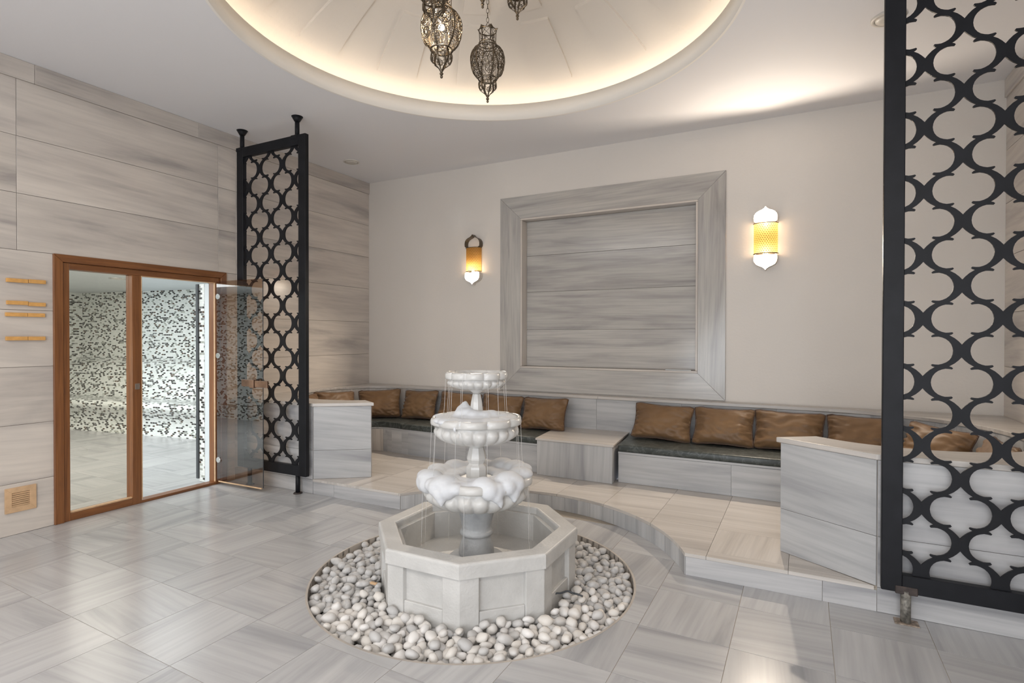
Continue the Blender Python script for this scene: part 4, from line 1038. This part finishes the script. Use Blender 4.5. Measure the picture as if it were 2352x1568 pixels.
def build_lantern():
    parts = []
    def sp(phi, z, k=1.0):
        r_ = lr(z) * k; return (r_ * cos(phi), r_ * sin(phi), z)
    bm = bmesh.new()   # ribs
    for k in range(6):
        phi = k * pi / 3
        zs_ = [p[1] for p in LP if p[1] >= 0.036 and p[1] <= 0.345]
        w2 = 0.0042
        prev = None
        for z in zs_:
            r_ = lr(z) + 0.0012; a = min(0.5, w2 / max(r_, 0.008))
            cur = [bm.verts.new((r_ * cos(phi - a), r_ * sin(phi - a), z)), bm.verts.new((r_ * cos(phi + a), r_ * sin(phi + a), z)), bm.verts.new(((r_ - 0.003) * cos(phi + a), (r_ - 0.003) * sin(phi + a), z)), bm.verts.new(((r_ - 0.003) * cos(phi - a), (r_ - 0.003) * sin(phi - a), z))]
            if prev:
                for q in range(4): bm.faces.new((prev[q], prev[(q + 1) % 4], cur[(q + 1) % 4], cur[q]))
            prev = cur
    for z, t in ((0.1455, 0.0045), (0.345, 0.003), (0.361, 0.003), (0.441, 0.003)):
        tube(bm, [sp(i * pi / 18, z, 1.02) for i in range(36)], t, 5, closed=True)
    parts.append(('ribs', bm))
    bm = bmesh.new(); lathe(bm, [(max(r_, 0.0008), z) for r_, z in LP if z <= 0.045], (0, 0), 14); parts.append(('finial', bm))
    bm = bmesh.new()   # pierced panels as thin strokes on the surface
    def stroke(pts, t=0.0011): tube(bm, pts, t * 1.15, 3, cap=False)
    def on(phi0, zc2, dx, dz):
        z = zc2 + dz; r_ = max(lr(z), 0.01); return sp(phi0 + dx / r_, z)
    def ring(phi0, zc2, rad, t=0.0025, n_=16): tube(bm, [on(phi0, zc2, rad * cos(2 * pi * i / n_), rad * sin(2 * pi * i / n_)) for i in range(n_)], t, 4, closed=True)
    def star(phi0, zc2, rad, m=8, st=3):
        for i in range(m):
            a0, a1 = 2 * pi * i / m, 2 * pi * (i + st) / m
            stroke([on(phi0, zc2, rad * cos(a0), rad * sin(a0)), on(phi0, zc2, rad * (cos(a0) + cos(a1)) / 2, rad * (sin(a0) + sin(a1)) / 2), on(phi0, zc2, rad * cos(a1), rad * sin(a1))])
    for k in range(6):
        ph = k * pi / 3 + pi / 6
        ring(ph, 0.266, 0.032); star(ph, 0.266, 0.031, 10, 4)
        ring(ph, 0.203, 0.023); star(ph, 0.203, 0.022, 8, 3)
        ring(ph, 0.318, 0.017); star(ph, 0.318, 0.016, 6, 2)
        ring(ph, 0.108, 0.015); star(ph, 0.108, 0.0145, 6, 2)
        for sgn in (-1, 1):
            for fr in (0.30, 0.40):
                stroke([sp(ph + sgn * fr * pi / 3, z) for z in (0.150, 0.165, 0.185, 0.215, 0.25, 0.28, 0.308, 0.328, 0.343)], 0.0013)
            for z in [0.155 + 0.0095 * i for i in range(20)]:
                stroke([sp(ph + sgn * 0.30 * pi / 3, z), sp(ph + sgn * 0.355 * pi / 3, z + 0.003), sp(ph + sgn * 0.40 * pi / 3, z)], 0.0012)
                stroke([sp(ph + sgn * 0.40 * pi / 3, z + 0.004), sp(ph + sgn * 0.48 * pi / 3, z)], 0.0012)
            for (z0_, z1_) in ((0.152, 0.190), (0.185, 0.235), (0.235, 0.285), (0.285, 0.335), (0.335, 0.300), (0.245, 0.20)):
                stroke([sp(ph + sgn * 0.05 * pi / 3, z0_), sp(ph + sgn * 0.30 * pi / 3, z1_)], 0.0011)
            stroke([sp(ph + sgn * 0.38 * pi / 3, z) for z in (0.06, 0.08, 0.10, 0.12, 0.14)], 0.001)
            for z in (0.065, 0.078, 0.092, 0.106, 0.120, 0.134): stroke([sp(ph + sgn * 0.22 * pi / 3, z), sp(ph + sgn * 0.45 * pi / 3, z + 0.005)], 0.001)
            stroke([sp(ph + sgn * 0.42 * pi / 3, 0.365), sp(ph - sgn * 0.42 * pi / 3, 0.400), sp(ph + sgn * 0.42 * pi / 3, 0.436)], 0.0016)
            stroke([sp(ph + sgn * 0.48 * pi / 3, 0.363), sp(ph + sgn * 0.48 * pi / 3, 0.438)], 0.0022)
        for fr in (-0.35, -0.12, 0.12, 0.35): ring(ph + fr * pi / 3, 0.3535, 0.0035, 0.001, 6)
    parts.append(('pierced_panels', bm))
    bm = bmesh.new()   # pointed crown petals
    for k in range(6):
        a0, a1, am_ = k * pi / 3 - pi / 6, k * pi / 3 + pi / 6, k * pi / 3
        p0 = Vector(sp(a0, 0.438)); p1 = Vector(sp(a1, 0.438)); pm = Vector((0.064 * cos(am_), 0.064 * sin(am_), 0.452)); pi_ = Vector((0.050 * cos(am_), 0.050 * sin(am_), 0.438))
        for sh in (Vector((0, 0, 0)),):
            a = [bm.verts.new(p) for p in (p0, pm, p1, pi_)]; b2 = [bm.verts.new(p + Vector((0, 0, 0.003))) for p in (p0, pm, p1, pi_)]
            bm.faces.new(a); bm.faces.new(b2[::-1])
            for q in range(4): bm.faces.new((a[q], a[(q + 1) % 4], b2[(q + 1) % 4], b2[q]))
    parts.append(('crown', bm))
    bm = bmesh.new()   # chain: three short legs then links
    for k in range(3):
        a = k * 2 * pi / 3 + 0.4; tube(bm, [(0.048 * cos(a), 0.048 * sin(a), 0.444), (0.02 * cos(a), 0.02 * sin(a), 0.472), (0.002, 0, 0.496)], 0.0016, 5)
    z = 0.492; k = 0
    while z < 1.28:
        ax_ = (1, 0) if k % 2 == 0 else (0, 1); pts = []
        for i in range(10):
            t = 2 * pi * i / 10; s_ = 0.0075 * cos(t); pts.append((ax_[0] * s_, ax_[1] * s_, z + 0.017 + 0.0165 * sin(t)))
        tube(bm, pts, 0.0017, 4, closed=True); z += 0.0275; k += 1
    parts.append(('chain', bm))
    out = []
    for nm, bm in parts:
        bmesh.ops.recalc_face_normals(bm, faces=bm.faces)
        me = bpy.data.meshes.new(nm); bm.to_mesh(me); bm.free(); me.materials.append(M['brass_dark']); out.append((nm, me))
    return out
lparts = build_lantern()
for (x, y, z, rot, sc_, lab) in ((-1.728, 2.99, 2.838, 0.35, 1.0, 'pierced metal lantern hanging lowest, right of the lit lantern, fully in view'), (-1.790, 2.585, 2.835, 0.75, 1.08, 'pierced metal lantern with the glowing bulb showing through it'),
                           (-1.700, 2.385, 2.985, 0.1, 1.04, 'pierced metal lantern in front of the lit one, cut off at the top'), (-1.64, 2.78, 3.283, 0.5, 1.0, 'pierced metal lantern whose tip alone shows beside the chain'),
                           (-1.520, 2.985, 3.287, 0.2, 1.05, 'rightmost pierced metal lantern, only its pointed base in the photo')):
    root = bpy.data.objects.new('lantern', None); C.objects.link(root); root.location = (x, y, z); root.rotation_euler = (0, 0, rot); root.scale = (sc_, sc_, sc_)
    tag(root, lab, 'lantern', 'pierced metal lanterns hanging under the dome')
    for nm, me in lparts:
        o = bpy.data.objects.new(nm, me); C.objects.link(o); o.parent = root
    if abs(x + 1.790) < 0.001:
        bm = bmesh.new(); bmesh.ops.create_icosphere(bm, subdivisions=2, radius=0.016, matrix=Matrix.Translation((0, 0, 0.262)))
        bmesh.ops.recalc_face_normals(bm, faces=bm.faces); me = bpy.data.meshes.new('bulb'); bm.to_mesh(me); bm.free(); me.materials.append(M['bulb'])
        o = bpy.data.objects.new('bulb', me); C.objects.link(o); o.parent = root
        point('lantern_light', (x, y, z + 0.31), 6, (1.0, 0.82, 0.6), 0.016)

# ================================================================== FOUNTAIN
ft = empty('fountain', (FX, FY, 0), 'three-tiered white marble fountain in an octagonal basin', 'fountain')
A0 = radians(-67.18)
def octo(R): return [(FX + R * cos(A0 + k * pi / 4), FY + R * sin(A0 + k * pi / 4)) for k in range(8)]
RO = 0.576
def ringprism(name, Ro, Ri, z0, z1, mat, bev, seg=2):
    o_, i_ = octo(Ro), octo(Ri); bm = bmesh.new()
    v = [[bm.verts.new((p[0], p[1], z)) for p in q] for q, z in ((o_, z0), (o_, z1), (i_, z1), (i_, z0))]
    for a in range(4):
        A_, B_ = v[a], v[(a + 1) % 4]
        for k in range(8): bm.faces.new((A_[k], A_[(k + 1) % 8], B_[(k + 1) % 8], B_[k]))
    bmesh.ops.recalc_face_normals(bm, faces=bm.faces)
    if bev:
        es = [e for e in bm.edges if all(abs(vv.co.z - z1) < 1e-6 for vv in e.verts) and e.calc_face_angle(0) > 0.5]
        bmesh.ops.bevel(bm, geom=es, offset=bev, segments=seg, profile=0.5, affect='EDGES')
    return bmo(name, bm, mat, ft)
o = ringprism('basin_wall', RO - 0.026, 0.452, -0.085, 0.262, 'stone', 0.004, 1)
o = ringprism('basin_rim', RO + 0.012, 0.478, 0.2265, 0.302, 'stone', 0.014, 4)
for k in range(8):
    c0, c1, c2p = octo(RO)[k - 1], octo(RO)[k], octo(RO)[(k + 1) % 8]
    i0, i1, i2 = octo(RO - 0.03)[k - 1], octo(RO - 0.03)[k], octo(RO - 0.03)[(k + 1) % 8]
    f_ = 0.225
    lp = lambda a, b_, t: (a[0] + (b_[0] - a[0]) * t, a[1] + (b_[1] - a[1]) * t)
    prism('corner_pilaster', [lp(c1, c0, f_), c1, lp(c1, c2p, f_), lp(i1, i2, f_), i1, lp(i1, i0, f_)], -0.085, 0.2262, 'stone', ft, bev=0.0025)
    d0, d1 = octo(RO - 0.006)[k], octo(RO - 0.006)[(k + 1) % 8]; e0, e1 = octo(RO - 0.03)[k], octo(RO - 0.03)[(k + 1) % 8]
    prism('plinth', [lp(d0, d1, f_ + 0.002), lp(d0, d1, 1 - f_ - 0.002), lp(e0, e1, 1 - f_ - 0.002), lp(e0, e1, f_ + 0.002)], -0.085, 0.050, 'stone', ft, bev=0.003)
prism('basin_floor', octo(0.46), 0.06, 0.100, 'stone', ft)
bm = bmesh.new(); lathe(bm, [(0.165, 0.100), (0.165, 0.112), (0.155, 0.120), (0.001, 0.120)], (FX, FY), 48); bmo('pedestal_base', bm, 'pedestal_stone', ft, True)
bm = bmesh.new(); lathe(bm, [(0.095, 0.121), (0.103, 0.135), (0.104, 0.155), (0.096, 0.185), (0.087, 0.215), (0.083, 0.240), (0.084, 0.244), (0.094, 0.250), (0.097, 0.262), (0.092, 0.273), (0.085, 0.277), (0.086, 0.295), (0.092, 0.330), (0.102, 0.370), (0.111, 0.398), (0.113, 0.407), (0.10, 0.42)], (FX, FY), 48)
bmo('pedestal', bm, 'pedestal_stone', ft, True)
ph0 = radians(-62.5)
def lobes(n_, sh=0.0, pw=0.55): return lambda t: abs(cos(n_ / 2 * (t - ph0 - sh))) ** pw
def bowl(R, zr, zu, zb, Rb, n_, label, water_z):
    sh = 0.0
    bm = bmesh.new(); h = zr - zu
    # scalloped lip
    lathe(bm, [(R * 0.86, zu, 0.0), (R * 0.955, zu - 0.001, 0.075), (R * 0.99, zu + h * 0.10, 0.115), (R, zu + h * 0.32, 0.12), (R, zu + h * 0.62, 0.12), (R * 0.985, zr - h * 0.14, 0.12), (R * 0.955, zr, 0.105), (R * 0.92, zr + 0.001, 0.045), (R * 0.89, zr - h * 0.12, 0.02), (R * 0.87, zu, 0.0)], (FX, FY), 240, lobes(n_, sh, 0.5))
    bmo('bowl_lip', bm, 'bowl_stone', ft, True)
    bm = bmesh.new(); H = zu - zb; n2 = n_ * 2; am = 0.115
    pr = [(R * 0.865, zu, 0), (R * 0.865, zu - H * 0.13, 0), (R * 0.88, zu - H * 0.19, am * 0.4), (R * 0.915, zu - H * 0.28, am), (R * 0.925, zu - H * 0.38, am), (R * 0.91, zu - H * 0.50, am), (R * 0.87, zu - H * 0.62, am), (R * 0.80, zu - H * 0.75, am * 1.1), (R * 0.70, zu - H * 0.87, am * 1.2), (R * 0.60, zu - H * 0.95, am * 1.3), (R * 0.50, zb, am), (R * 0.42, zb + 0.004, 0), (Rb * 0.9, zb + 0.004, 0), (Rb * 0.5, zb + 0.004, 0)]
    lathe(bm, pr, (FX, FY), 200, lobes(n2, pi / n2, 0.5)); bmo('fluted_bowl', bm, 'bowl_stone', ft, True)
    bm = bmesh.new(); lathe(bm, [(R * 0.90, water_z), (0.001, water_z)], (FX, FY), 64); bmo('water_surface', bm, 'foam' if False else 'bowl_stone', ft, True)
bowl(0.186, 1.195, 1.156, 1.096, 0.088, 10, '', 1.178)
bowl(0.270, 0.936, 0.894, 0.782, 0.085, 10, '', 0.915)
bowl(0.335, 0.603, 0.556, 0.415, 0.100, 10, '', 0.580)
def stem(name, prof, n_, sm): 
    bm = bmesh.new(); lathe(bm, prof, (FX, FY), n_, cap=True); return bmo(name, bm, 'bowl_stone', ft, sm)
stem('stem', [(0.046, 1.098), (0.044, 1.088), (0.030, 1.078), (0.022, 1.070), (0.019, 1.066)][::-1], 24, True)
stem('stem', [(0.055, 0.905), (0.048, 0.93), (0.040, 0.96), (0.037, 0.99), (0.033, 1.02), (0.026, 1.055), (0.024, 1.066)], 8, False)
stem('stem', [(0.062, 0.572), (0.062, 0.633), (0.060, 0.645), (0.048, 0.657), (0.045, 0.662), (0.057, 0.686), (0.057, 0.695), (0.052, 0.72), (0.044, 0.752), (0.041, 0.757)], 8, False)
stem('stem', [(0.043, 0.757), (0.045, 0.764), (0.040, 0.768), (0.042, 0.785)], 24, True)

# foam: rounded lumps fused into one skin
def fuse(name, blobs, label, vox=0.008, parent=None):
    bm = bmesh.new()
    for (x, y, z, rx, ry, rz) in blobs:
        bmesh.ops.create_icosphere(bm, subdivisions=3, radius=1, matrix=Matrix.Translation((x, y, z)) @ Matrix.Diagonal((rx, ry, rz, 1)))
    me = bpy.data.meshes.new(name); bm.to_mesh(me); bm.free()
    o = bpy.data.objects.new(name, me); C.objects.link(o)
    md = o.modifiers.new('r', 'REMESH'); md.mode = 'VOXEL'; md.voxel_size = vox
    sm = o.modifiers.new('s', 'SMOOTH'); sm.iterations = 12; sm.factor = 0.5
    dg = bpy.context.evaluated_depsgraph_get(); me2 = bpy.data.meshes.new_from_object(o.evaluated_get(dg))
    o.modifiers.clear(); o.data = me2; bpy.data.meshes.remove(me); me2.materials.clear(); me2.materials.append(M['foam'])
    for p in me2.polygons: p.use_smooth = True
    tag(o, label, 'foam', None, 'stuff'); return o
FR = radians(-62.5)
def pol(r_, th_): return (FX + r_ * cos(FR + radians(th_)), FY + r_ * sin(FR + radians(th_)))
bl = []
# low bowl: inner ring all round
for th in range(0, 360, 15):
    rr = 0.245; x, y = pol(rr, th); h = 0.030 + 0.014 * noise.noise(Vector((th * 0.05, 1.0, 0)))
    if -25 < ((th + 180) % 360 - 180) < 12: h *= 0.6
    bl.append((x, y, 0.590, 0.055, 0.055, h + 0.006))
for th in range(0, 360, 30):
    x, y = pol(0.15, th); bl.append((x, y, 0.585, 0.06, 0.06, 0.022))
for (th, rr, z, sx2, sz2) in ((-72, 0.272, 0.600, 0.074, 0.044), (-76, 0.300, 0.572, 0.052, 0.062), (-64, 0.300, 0.568, 0.046, 0.050), (-90, 0.296, 0.585, 0.055, 0.040), (-80, 0.308, 0.545, 0.036, 0.040),
                              (-36, 0.265, 0.600, 0.078, 0.044), (-42, 0.298, 0.575, 0.054, 0.052), (-28, 0.298, 0.572, 0.054, 0.052), (-52, 0.300, 0.580, 0.040, 0.038), (-18, 0.296, 0.582, 0.040, 0.034), (-35, 0.312, 0.550, 0.042, 0.040), (-33, 0.318, 0.522, 0.026, 0.028), (-32, 0.322, 0.500, 0.012, 0.020),
                              (12, 0.262, 0.602, 0.062, 0.042), (17, 0.298, 0.575, 0.054, 0.054), (26, 0.298, 0.570, 0.042, 0.048), (24, 0.312, 0.545, 0.034, 0.038), (27, 0.318, 0.515, 0.020, 0.028), (28, 0.322, 0.495, 0.010, 0.018),
                              (46, 0.262, 0.610, 0.076, 0.046), (38, 0.298, 0.585, 0.050, 0.050), (50, 0.296, 0.588, 0.054, 0.052), (45, 0.310, 0.552, 0.036, 0.044), (44, 0.318, 0.520, 0.018, 0.028),
                              (78, 0.262, 0.612, 0.074, 0.038), (98, 0.266, 0.618, 0.066, 0.036), (120, 0.262, 0.614, 0.07, 0.036), (145, 0.258, 0.614, 0.07, 0.032), (180, 0.25, 0.608, 0.07, 0.028), (215, 0.260, 0.606, 0.065, 0.028), (245, 0.266, 0.602, 0.065, 0.030)):
    x, y = pol(rr, th); bl.append((x, y, z, sx2, sx2, sz2))
fuse('foam', bl, 'white foam spilling over the rim of the lowest fountain bowl', 0.007)
bl = []
for th in range(0, 360, 20):
    x, y = pol(0.175, th); bl.append((x, y, 0.918, 0.075, 0.075, 0.026))
    x, y = pol(0.09, th); bl.append((x, y, 0.922, 0.07, 0.07, 0.032))
for (th, rr, z, sx2, sz2) in ((-75, 0.075, 0.950, 0.060, 0.040), (-95, 0.075, 0.965, 0.048, 0.040), (-100, 0.072, 0.990, 0.026, 0.030), (-104, 0.068, 1.010, 0.013, 0.016), (-85, 0.06, 0.982, 0.030, 0.022), (-55, 0.060, 0.960, 0.045, 0.030), (-10, 0.065, 0.950, 0.050, 0.030), (40, 0.07, 0.948, 0.055, 0.026), (70, 0.09, 0.952, 0.050, 0.024), (90, 0.14, 0.935, 0.06, 0.022), (-45, 0.225, 0.925, 0.050, 0.022), (-60, 0.22, 0.925, 0.05, 0.022), (-28, 0.235, 0.918, 0.028, 0.022), (-24, 0.255, 0.895, 0.010, 0.020), (-95, 0.215, 0.925, 0.05, 0.022)):
    x, y = pol(rr, th); bl.append((x, y, z, sx2, sx2, sz2))
fuse('foam', bl, 'white foam heaped in the middle fountain bowl, peaked left of the stem', 0.006)
# falling water threads
def threads(label, R, z0, z1, ths, loc):
    root = empty('falling_water', (FX, FY, z1), label, 'water')
    for th in ths:
        x, y = pol(R, th); x2, y2 = pol(R + 0.012, th)
        bm = bmesh.new(); tube(bm, [(x, y, z0), (x * 0.6 + x2 * 0.4, y * 0.6 + y2 * 0.4, (z0 + z1) / 2), (x2, y2, z1)], lambda i: (0.0016, 0.0013, 0.0011)[i], 6); bmo('stream', bm, 'water', root, True)
threads('thin clear streams falling from the top fountain bowl', 0.180, 1.158, 0.935, (-80, -52, -46, -22, 24, 44, 70, 120, 165, 215, 250), 0)
threads('thin clear streams falling from the middle fountain bowl', 0.262, 0.895, 0.62, (-86, -58, -22, 16, 66, 80, 118, 150, 190, 230, 255), 0)
threads('thin clear streams falling from the lowest fountain bowl into the basin', 0.330, 0.556, 0.105, (-62, -8, 64, 110, 160, 215, 250), 0)
tag(boxo('stone_chip', -2.165, -2.12, 2.42, 2.437, 0.0, 0.012, 'pale_wood', bev=0.002), 'flat sliver of pale stone lying on the pebbles left of the basin', 'stone')

bm = bmesh.new(); tube(bm, catmull([(-1.19, 2.72, 0.004), (-1.165, 2.745, 0.028), (-1.14, 2.76, 0.030), (-1.115, 2.79, 0.034), (-1.085, 2.795, 0.028), (-1.06, 2.79, 0.030), (-1.03, 2.80, 0.020)], 5), 0.005, 6)
tag(bmo('cable', bm, 'rubber', None, True), 'short black cable lying on the pebbles right of the basin', 'cable')
# ================================================================== PEBBLES
def pebble_mesh(seed):
    bm = bmesh.new(); bmesh.ops.create_icosphere(bm, subdivisions=2, radius=1)
    rnd = random.Random(seed); e = (rnd.uniform(0.95, 1.5), rnd.uniform(0.78, 1.0), rnd.uniform(0.62, 0.85)); sq = rnd.uniform(0.1, 0.5)
    for v in bm.verts:
        c = v.co.copy(); n_ = noise.noise(c * 1.1 + Vector((seed * 3.7, 0, 0))) * 0.28
        m_ = max(abs(c.x), abs(c.y), abs(c.z)); f = (1 - sq) + sq * 0.8 / m_
        v.co = Vector((c.x * e[0], c.y * e[1], c.z * e[2])) * (1 + n_) * f
    me = bpy.data.meshes.new('pebble'); bm.to_mesh(me); bm.free(); me.materials.append(M['pebble'])
    for p in me.polygons: p.use_smooth = True
    return me
PB = [pebble_mesh(s) for s in range(16)]
rnd = random.Random(11)
def in_oct(x, y, R):
    d = hypot(x - FX, y - FY); a = (atan2(y - FY, x - FX) - A0) % (pi / 4) - pi / 8
    return d < R * cos(pi / 8) / cos(a)
cand = []
def layer(count, zf, mind, smin, smax):
    placed = []; tries = 0; cell = {}
    while len(placed) < count and tries < count * 60:
        tries += 1
        rr = PR * sqrt(rnd.random()); a = rnd.random() * 2 * pi; x, y = PX + rr * cos(a), PY + rr * sin(a)
        s_ = rnd.uniform(smin, smax)
        if rr > PR - s_ * 0.95 or in_oct(x, y, RO + s_ * 0.92): continue
        k_ = (int(x / 0.06), int(y / 0.06)); ok = True
        for ax in (-1, 0, 1):
            for ay in (-1, 0, 1):
                for (px_, py_, ps) in cell.get((k_[0] + ax, k_[1] + ay), ()):
                    if (px_ - x) ** 2 + (py_ - y) ** 2 < ((ps + s_) * mind) ** 2: ok = False; break
                if not ok: break
            if not ok: break
        if not ok: continue
        cell.setdefault(k_, []).append((x, y, s_)); placed.append((x, y, s_))
        cand.append((x, y, zf(x, y, s_, rr), s_))
    return placed
layer(900, lambda x, y, s_, r_: -0.098 + s_ * 0.7 + 0.018, 0.80, 0.024, 0.034)
layer(900, lambda x, y, s_, r_: -0.040 + 0.012 * noise.noise(Vector((x * 6, y * 6, 0))) + 0.016 * (1 - min(1, max(0, (r_ - 0.6) / 0.3))), 0.84, 0.022, 0.036)
top = layer(260, lambda x, y, s_, r_: -0.014 + 0.014 * (1 - min(1, max(0, (r_ - 0.6) / 0.3))), 1.5, 0.022, 0.032)
# the 300 that show largest (uppermost, nearest the camera) are single pebbles
cand.sort(key=lambda c: (c[2] < -0.06, hypot(c[0], c[1]) - (3.0 * (c[2] + 0.03))))
big, rest = cand[:300], cand[300:]
def rotm(): return Matrix.Rotation(rnd.uniform(0, 2 * pi), 4, 'Z') @ Matrix.Rotation(rnd.uniform(-0.5, 0.5), 4, 'X') @ Matrix.Rotation(rnd.uniform(-0.5, 0.5), 4, 'Y')
for (x, y, z, s_) in big:
    o = bpy.data.objects.new('pebble', PB[rnd.randrange(16)]); C.objects.link(o)
    o.matrix_world = Matrix.Translation((x, y, z)) @ rotm() @ Matrix.Scale(s_, 4)
    tag(o, 'smooth pale grey pebble in the round bed around the fountain', 'pebble', 'pale pebbles around the fountain')
vs, fs = [], []
for (x, y, z, s_) in rest:
    m_ = Matrix.Translation((x, y, z)) @ rotm() @ Matrix.Scale(s_, 4); me = PB[rnd.randrange(16)]; b0 = len(vs)
    vs += [tuple(m_ @ v.co) for v in me.vertices]; fs += [tuple(b0 + i for i in p.vertices) for p in me.polygons]
me = bpy.data.meshes.new('pebbles'); me.from_pydata(vs, [], fs); me.materials.append(M['pebble'])
for p in me.polygons: p.use_smooth = True
o = bpy.data.objects.new('pebbles', me); C.objects.link(o); tag(o, 'bed of smooth pale pebbles filling the pit behind and beneath the nearest ones', 'pebbles', None, 'stuff')

for o in bpy.data.objects:
    if '_loc' in o.keys(): del o['_loc']
